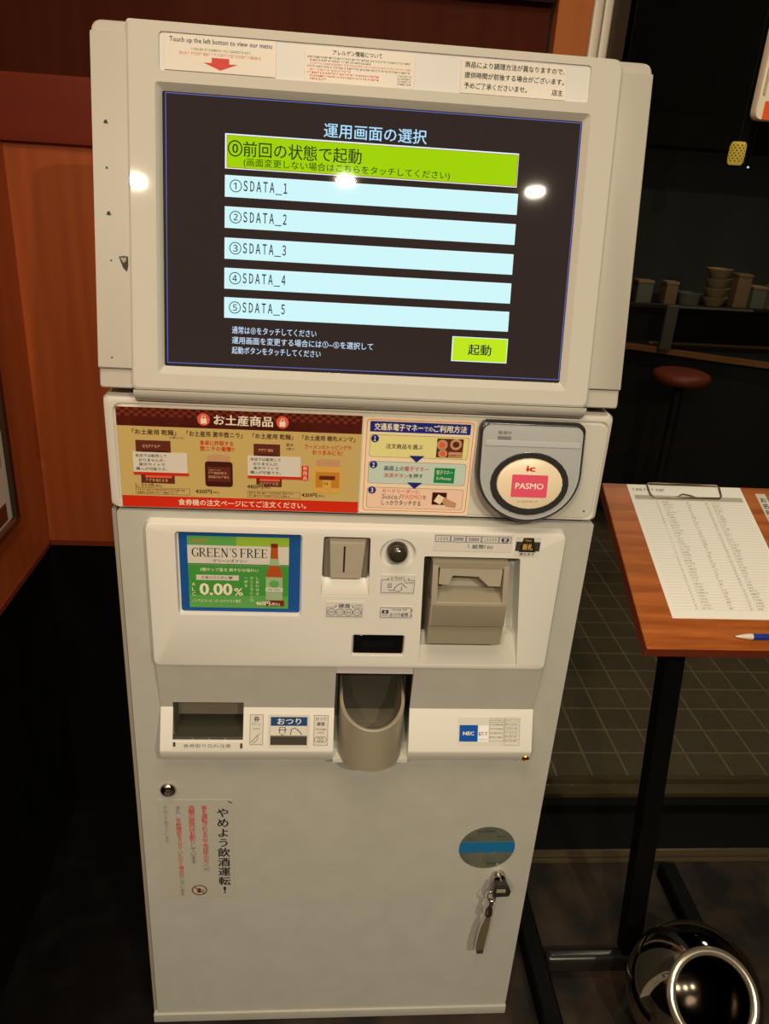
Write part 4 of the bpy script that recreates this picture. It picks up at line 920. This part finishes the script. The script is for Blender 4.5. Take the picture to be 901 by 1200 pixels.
m = MB(); k = .0014
m.scribble(.4880, -.0140, .5450, -.0080, k, GREYINK, BOARD); m.rect(.4870, -.0340, .6790, -.0240, k, P('list_header_grey', (178, 172, 162), 0.7), BOARD)
for i in range(40):
    v = -.0365 - i * .0058; m.ribbon([(.4870, v), (.6790, v)], .0003, k, P('rule', (170, 164, 154), 0.8) if i == 0 else MAT['rule'], BOARD)
    if i < 39:
        m.txt(str(i + 1), .5215, v - .0048, .5245, v - .0015, k, GREYINK, BOARD); 
        m.scribble(.5330, v - .0042, .5330 + random.uniform(.010, .018), v - .0020, k, GREYINK, BOARD, cw=.003)
        m.scribble(.5750, v - .0042, .5750 + random.uniform(.004, .008), v - .0016, k, GREYINK, BOARD)
        m.txt(str(i + 40), .6080, v - .0048, .6125, v - .0015, k, GREYINK, BOARD); m.scribble(.6200, v - .0042, .6200 + random.uniform(.008, .015), v - .0020, k, GREYINK, BOARD, cw=.003)
m.flat('lettering', paper)
PEN = thing('ballpoint_pen', tuple(BOARD @ Vector((.600, -.314, .005))), 'blue ballpoint pen with white tip lying on the front edge of the wooden board', 'pen')
PM = BOARD @ Matrix.Translation((.5640, -.3125, .0052)) @ Matrix.Rotation(R(90), 4, 'Y') @ Matrix.Rotation(R(0), 4, 'X')
m = MB(); m.lathe([(.0, .0), (.0012, .001), (.0030, .010), (.0044, .020), (.0046, .026)], PENW, PM, 20, cap1=True); m.build('pen_tip', PEN, ang=50)
m = MB(); m.lathe([(.0046, .026), (.0050, .028), (.0050, .120), (.0040, .124), (.0, .124)], PENB, PM, 20, cap0=True); m.build('pen_barrel', PEN, ang=50)

# ------------------------------------------------------------------ polished steel pot with a slanted mouth
PC = Vector((.5960, -.0490, .1100)); AX = Vector((-.065, -.644, .762)).normalized()
POT = thing('steel_pot', (.596, -.049, 0), 'round polished steel waste pot with an open rolled rim on the floor', 'waste bin')
zx = AX; xx = Vector((1, 0, 0)); xx = (xx - zx * xx.dot(zx)).normalized(); yy = zx.cross(xx)
PM = Matrix(((xx.x, yy.x, zx.x, PC.x), (xx.y, yy.y, zx.y, PC.y), (xx.z, yy.z, zx.z, PC.z), (0, 0, 0, 1)))
RS = .1085
prof = [(RS * math.sin(R(a)), -RS * math.cos(R(a))) for a in range(0, 141, 5)]
m = MB(); m.lathe(prof, STEELP, PM, 64); m.lathe([(r * .97, h * .97) for r, h in prof], P('pot_inside', (70, 62, 54), 0.15, metal=1.0), PM, 64); m.build('pot_body', POT, ang=60)
m = MB(); rc, hc = RS * math.sin(R(140)), RS * math.cos(R(40))
m.lathe([(rc - .004 + .0072 * math.cos(R(a)), hc + .0072 * math.sin(R(a))) for a in range(0, 361, 24)], P('rim_satin', (214, 204, 184), 0.22, metal=0.85), PM, 64); m.build('rolled_rim', POT, ang=60)
m = MB(); m.lathe([(.050, .0), (.055, .0), (.055, .006), (.040, .009), (.0, .009)], BLK, Matrix.Translation((.596, -.049, 0)), 40, cap0=True); m.build('foot_ring', POT)

# ------------------------------------------------------------------ framed picture on the left wall
PF = thing('picture_frame', (XL + .012, .06, .93), 'silver framed picture hung on the wooden left wall, cut by the photo edge', 'picture')
LW = frame((XL, 0, 0), (0, 1, 0), (0, 0, 1))      # u = Y, v = Z, n = +X
m = MB(); a0, a1, z0, z1 = -.20, .3400, .7600, 1.20
m.loft([rr(a0, z0, a1, z1, .003, .001), rr(a0, z0, a1, z1, .003, .012), rr(a0 + .004, z0 + .004, a1 - .004, z1 - .004, .003, .016), rr(a0 + .012, z0 + .012, a1 - .012, z1 - .012, .002, .014), rr(a0 + .016, z0 + .016, a1 - .016, z1 - .016, .002, .008)], BRUSH, LW, cap1=False); m.disc(a1 - .010, z0 + .010, .003, .003, .0155, CHROME, LW, 10); m.build('frame', PF, ang=30)
m = MB(); m.rect(a0 + .014, z0 + .014, a1 - .014, z1 - .014, .008, PAPERG, LW); m.rect(a0 + .02, z0 + .02, a1 - .034, z0 + .05, .0082, C_BROWN, LW); m.rect(a0 + .02, z0 + .11, a1 - .03, z1 - .03, .0082, C_TAN, LW); m.flat('picture_print', PF)

# ------------------------------------------------------------------ hanging notice at top right
NT = thing('hanging_notice', (.62, .10, 1.60), 'white framed notice with an orange strip hung at the top right by the window', 'notice')
NF = frame((0, .10, 0), (1, 0, 0), (0, 0, 1))
m = MB(); m.loft([polyround([(.4385, 1.4135), (.80, 1.4135), (.80, 1.86), (.4385, 1.86)], .010, -.012), polyround([(.4385, 1.4135), (.80, 1.4135), (.80, 1.86), (.4385, 1.86)], .010, -.002), polyround([(.4395, 1.4145), (.799, 1.4145), (.799, 1.859), (.4395, 1.859)], .009, .0)], SIGNW, NF, cap0=True)
m.slab(.4425, 1.440, .4445, 1.85, -.001, .002, GUNL, NF); m.build('panel', NT)
m = MB(); m.rect(.4475, 1.4145, .79, 1.4335, .0006, SIGNO, NF); m.poly([(.4505, 1.4335), (.79, 1.4335), (.79, 1.4420), (.4530, 1.4380)], .0006, C_TAN, NF); m.poly([(.4530, 1.4400), (.79, 1.4420), (.79, 1.70), (.466, 1.50)], .0007, C_BROWN2, NF); m.txt('コ', .4555, 1.4180, .4680, 1.4275, .0008, CREAMINK, NF); m.flat('sheet', NT)
for x in (.50, .74):
    m = MB(); m.tube([(x, .106, 1.855), (x, .106, 2.33)], .0012, BRUSH, 6); m.build('hanging_wire', NT)

# ------------------------------------------------------------------ reflections in the pane, modelled as dim objects behind the glass
DT = thing('dining_table', (1.7, 2.1, 0), 'dim long counter table with a pale wooden edge seen through the window', 'table')
m = MB(); ed = [(1.00, 2.26), (1.21, 2.19), (1.50, 2.02), (1.69, 1.93), (2.00, 1.86), (3.0, 1.80)]
m.loft([[(x, y, .7300), (x, y, .7500), (x, y + .03, .7500), (x, y + .03, .7300)] for x, y in ed], D_WOOD, I4, cap0=True); m.build('edge_band', DT)
m = MB(); top_p = ed + [(3.0, 2.25), (1.00, 2.29)]
m.prism([(x, y + .02) for x, y in ed] + [(3.0, 2.26), (1.00, 2.29)], .732, .7495, OUTB, FLAT); m.build('tabletop', DT)
m = MB(); m.loft([[(x, y + .06, .0), (x, y + .06, .731)] for x, y in ed], OUTB, I4, cap1=False, closed=False); m.build('front_panel', DT)
m = MB(); m.slab(1.28, 2.235, 3.0, 2.255, .7495, .756, D_BRN, FLAT); m.build('back_edging', DT)
AC = thing('acrylic_partition', (1.4, 2.13, .75), 'clear acrylic partition with a grey end post standing on the dim counter', 'partition')
m = MB(); m.slab(1.31, 2.126, 1.72, 2.132, .752, .9150, ACRYL, FLAT); m.build('acrylic_sheet', AC)
m = MB(); m.slab(1.272, 2.118, 1.318, 2.140, .7500, .9200, P('acrylic_post', (92, 88, 82), 0.3), FLAT, b=.003); m.slab(1.318, 2.124, 1.62, 2.134, .9120, .9190, P('acrylic_edge', (120, 114, 106), 0.3), FLAT); m.build('post', AC)
STL = thing('bar_stool', (1.232, 1.80, 0), 'round orange brown cushioned stool in front of the dim counter', 'stool')
m = MB(); SM = Matrix.Translation((1.232, 1.80, 0)); m.lathe([(.0, .700), (.092, .700), (.100, .706), (.102, .720), (.098, .732), (.085, .738), (.0, .740)], D_ORG, SM, 40); m.build('seat', STL, ang=60)
m = MB(); m.lathe([(.018, .02), (.018, .700)], OUTB, SM, 16, cap0=True, cap1=True); m.build('post', STL)
m = MB(); m.lathe([(.0, .0), (.10, .0), (.10, .010), (.03, .022), (.0, .022)], OUTB, SM, 32); m.build('base', STL)
SH = thing('back_shelf', (2.0, 2.45, 0), 'low dark shelf unit behind the dim counter carrying boxes and bowls', 'shelf')
m = MB(); m.slab(1.00, 2.345, 3.0, 2.64, .0, .880, OUTB, FLAT); m.build('carcass', SH)
m = MB(); m.slab(.98, 2.315, 3.0, 2.65, .880, .898, P('shelf_top', (40, 32, 26), 0.4), FLAT, b=.003); m.build('shelf_top', SH)
gp = 'pale bowls stacked on the back shelf'
bm_ = MB(); bm_.lathe([(.0, .0), (.034, .0), (.036, .004), (.052, .030), (.054, .036), (.050, .0365), (.034, .010), (.0, .008)], D_WHT, I4, 28); bowl = bm_.build('stacked_bowl', ang=60, origin=(0, 0, 0))
labs = ['pale bowl at the bottom of the stack on the dim back shelf', 'pale bowl second from the bottom of the stack on the dim back shelf', 'pale bowl third from the bottom of the stack on the dim back shelf', 'pale bowl on top of the stack on the dim back shelf']
for i in range(4):
    b_ = bowl if i == 0 else bowl.copy()
    if i: C.objects.link(b_)
    b_.location = (1.560, 2.345, .8985 + i * .0370); tag(b_, labs[i], 'bowl', gp)
def small_box(name, x0, x1, z0, z1, mat, lid, label_, cat, y=2.33, dy=.06):
    m = MB(); m.slab(x0, y, x1, y + dy, z0, z1 - .01, mat, FLAT, r=.004, b=.002); o = m.build(name)
    m = MB(); m.slab(x0 - .002, y - .002, x1 + .002, y + dy + .002, z1 - .0098, z1, lid, FLAT, r=.004, b=.002); c = m.build('lid', None)
    c.parent = o; c.location = WORLD[c] - WORLD[o]
    return tag(o, label_, cat)
small_box('tissue_box', 1.64, 1.70, .8985, 1.030, D_BRN, D_BRN, 'brownish upright box right of the bowl stack on the dim back shelf', 'box')
small_box('napkin_box', 1.715, 1.775, .8985, .985, D_GRY, D_WHT, 'grey box with a pale lid on the dim back shelf', 'box')
small_box('condiment_box', 1.345, 1.395, .8985, .985, D_BRN, D_WHT, 'small condiment caddy left of the bowl stack on the dim back shelf', 'box')
small_box('menu_box', 1.225, 1.290, .8985, .985, D_GRY, D_WHT, 'grey box with pale lid at the left end of the dim back shelf', 'box')
small_box('spice_box', 1.795, 1.835, .8985, .990, D_WHT, D_BRN, 'pale box with brown lid at the right end of the dim back shelf', 'box')
m = MB(); m.lathe([(.0, .0), (.040, .0), (.046, .03), (.050, .045), (.048, .046), (.0, .040)], D_GRY, Matrix.Translation((1.46, 2.36, .8985)), 28); tag(m.build('soup_bowl', ang=60), 'single dark bowl between the caddy and the bowl stack on the dim back shelf', 'bowl')
LN_ = thing('gold_lantern', (1.50, 2.30, 1.43), 'small glowing gold patterned lantern hanging in the dark beyond the window', 'lantern')
m = MB(); LM = Matrix.Translation((1.50, 2.30, 0)); m.lathe([(.0, 1.430), (.022, 1.430), (.029, 1.440), (.030, 1.470), (.029, 1.500), (.022, 1.510), (.0, 1.510)], LANT, LM, 24)
for j in range(7):
    for q in range(12): 
        a = R(q * 30 + (j % 2) * 15); cx, cy = .0306 * math.cos(a), .0306 * math.sin(a); tx, ty = -math.sin(a) * .004, math.cos(a) * .004; zz = 1.443 + j * .009
        m.add([(1.50 + cx - tx, 2.30 + cy - ty, zz), (1.50 + cx, 2.30 + cy, zz - .004), (1.50 + cx + tx, 2.30 + cy + ty, zz), (1.50 + cx, 2.30 + cy, zz + .004)], [(0, 1, 2, 3)], LANTD)
m.build('shade', LN_, ang=60)
m = MB(); m.tube([(1.50, 2.30, 1.509), (1.50, 2.30, 2.32)], .0015, OUTB, 6); m.build('cord', LN_)
PL_ = thing('pilot_lamp', (1.556, 2.30, 1.425), 'tiny bluish white pilot lamp shining right of the gold lantern', 'lamp')
m = MB(); m.lathe([(.0, -.004), (.003, -.003), (.0045, .0), (.003, .003), (.0, .004)], PILOT, Matrix.Translation((1.556, 2.30, 1.425)), 12); m.build('bulb', PL_)
m = MB(); m.tube([(1.556, 2.30, 1.429), (1.556, 2.30, 2.32)], .001, OUTB, 6); m.build('cord', PL_)
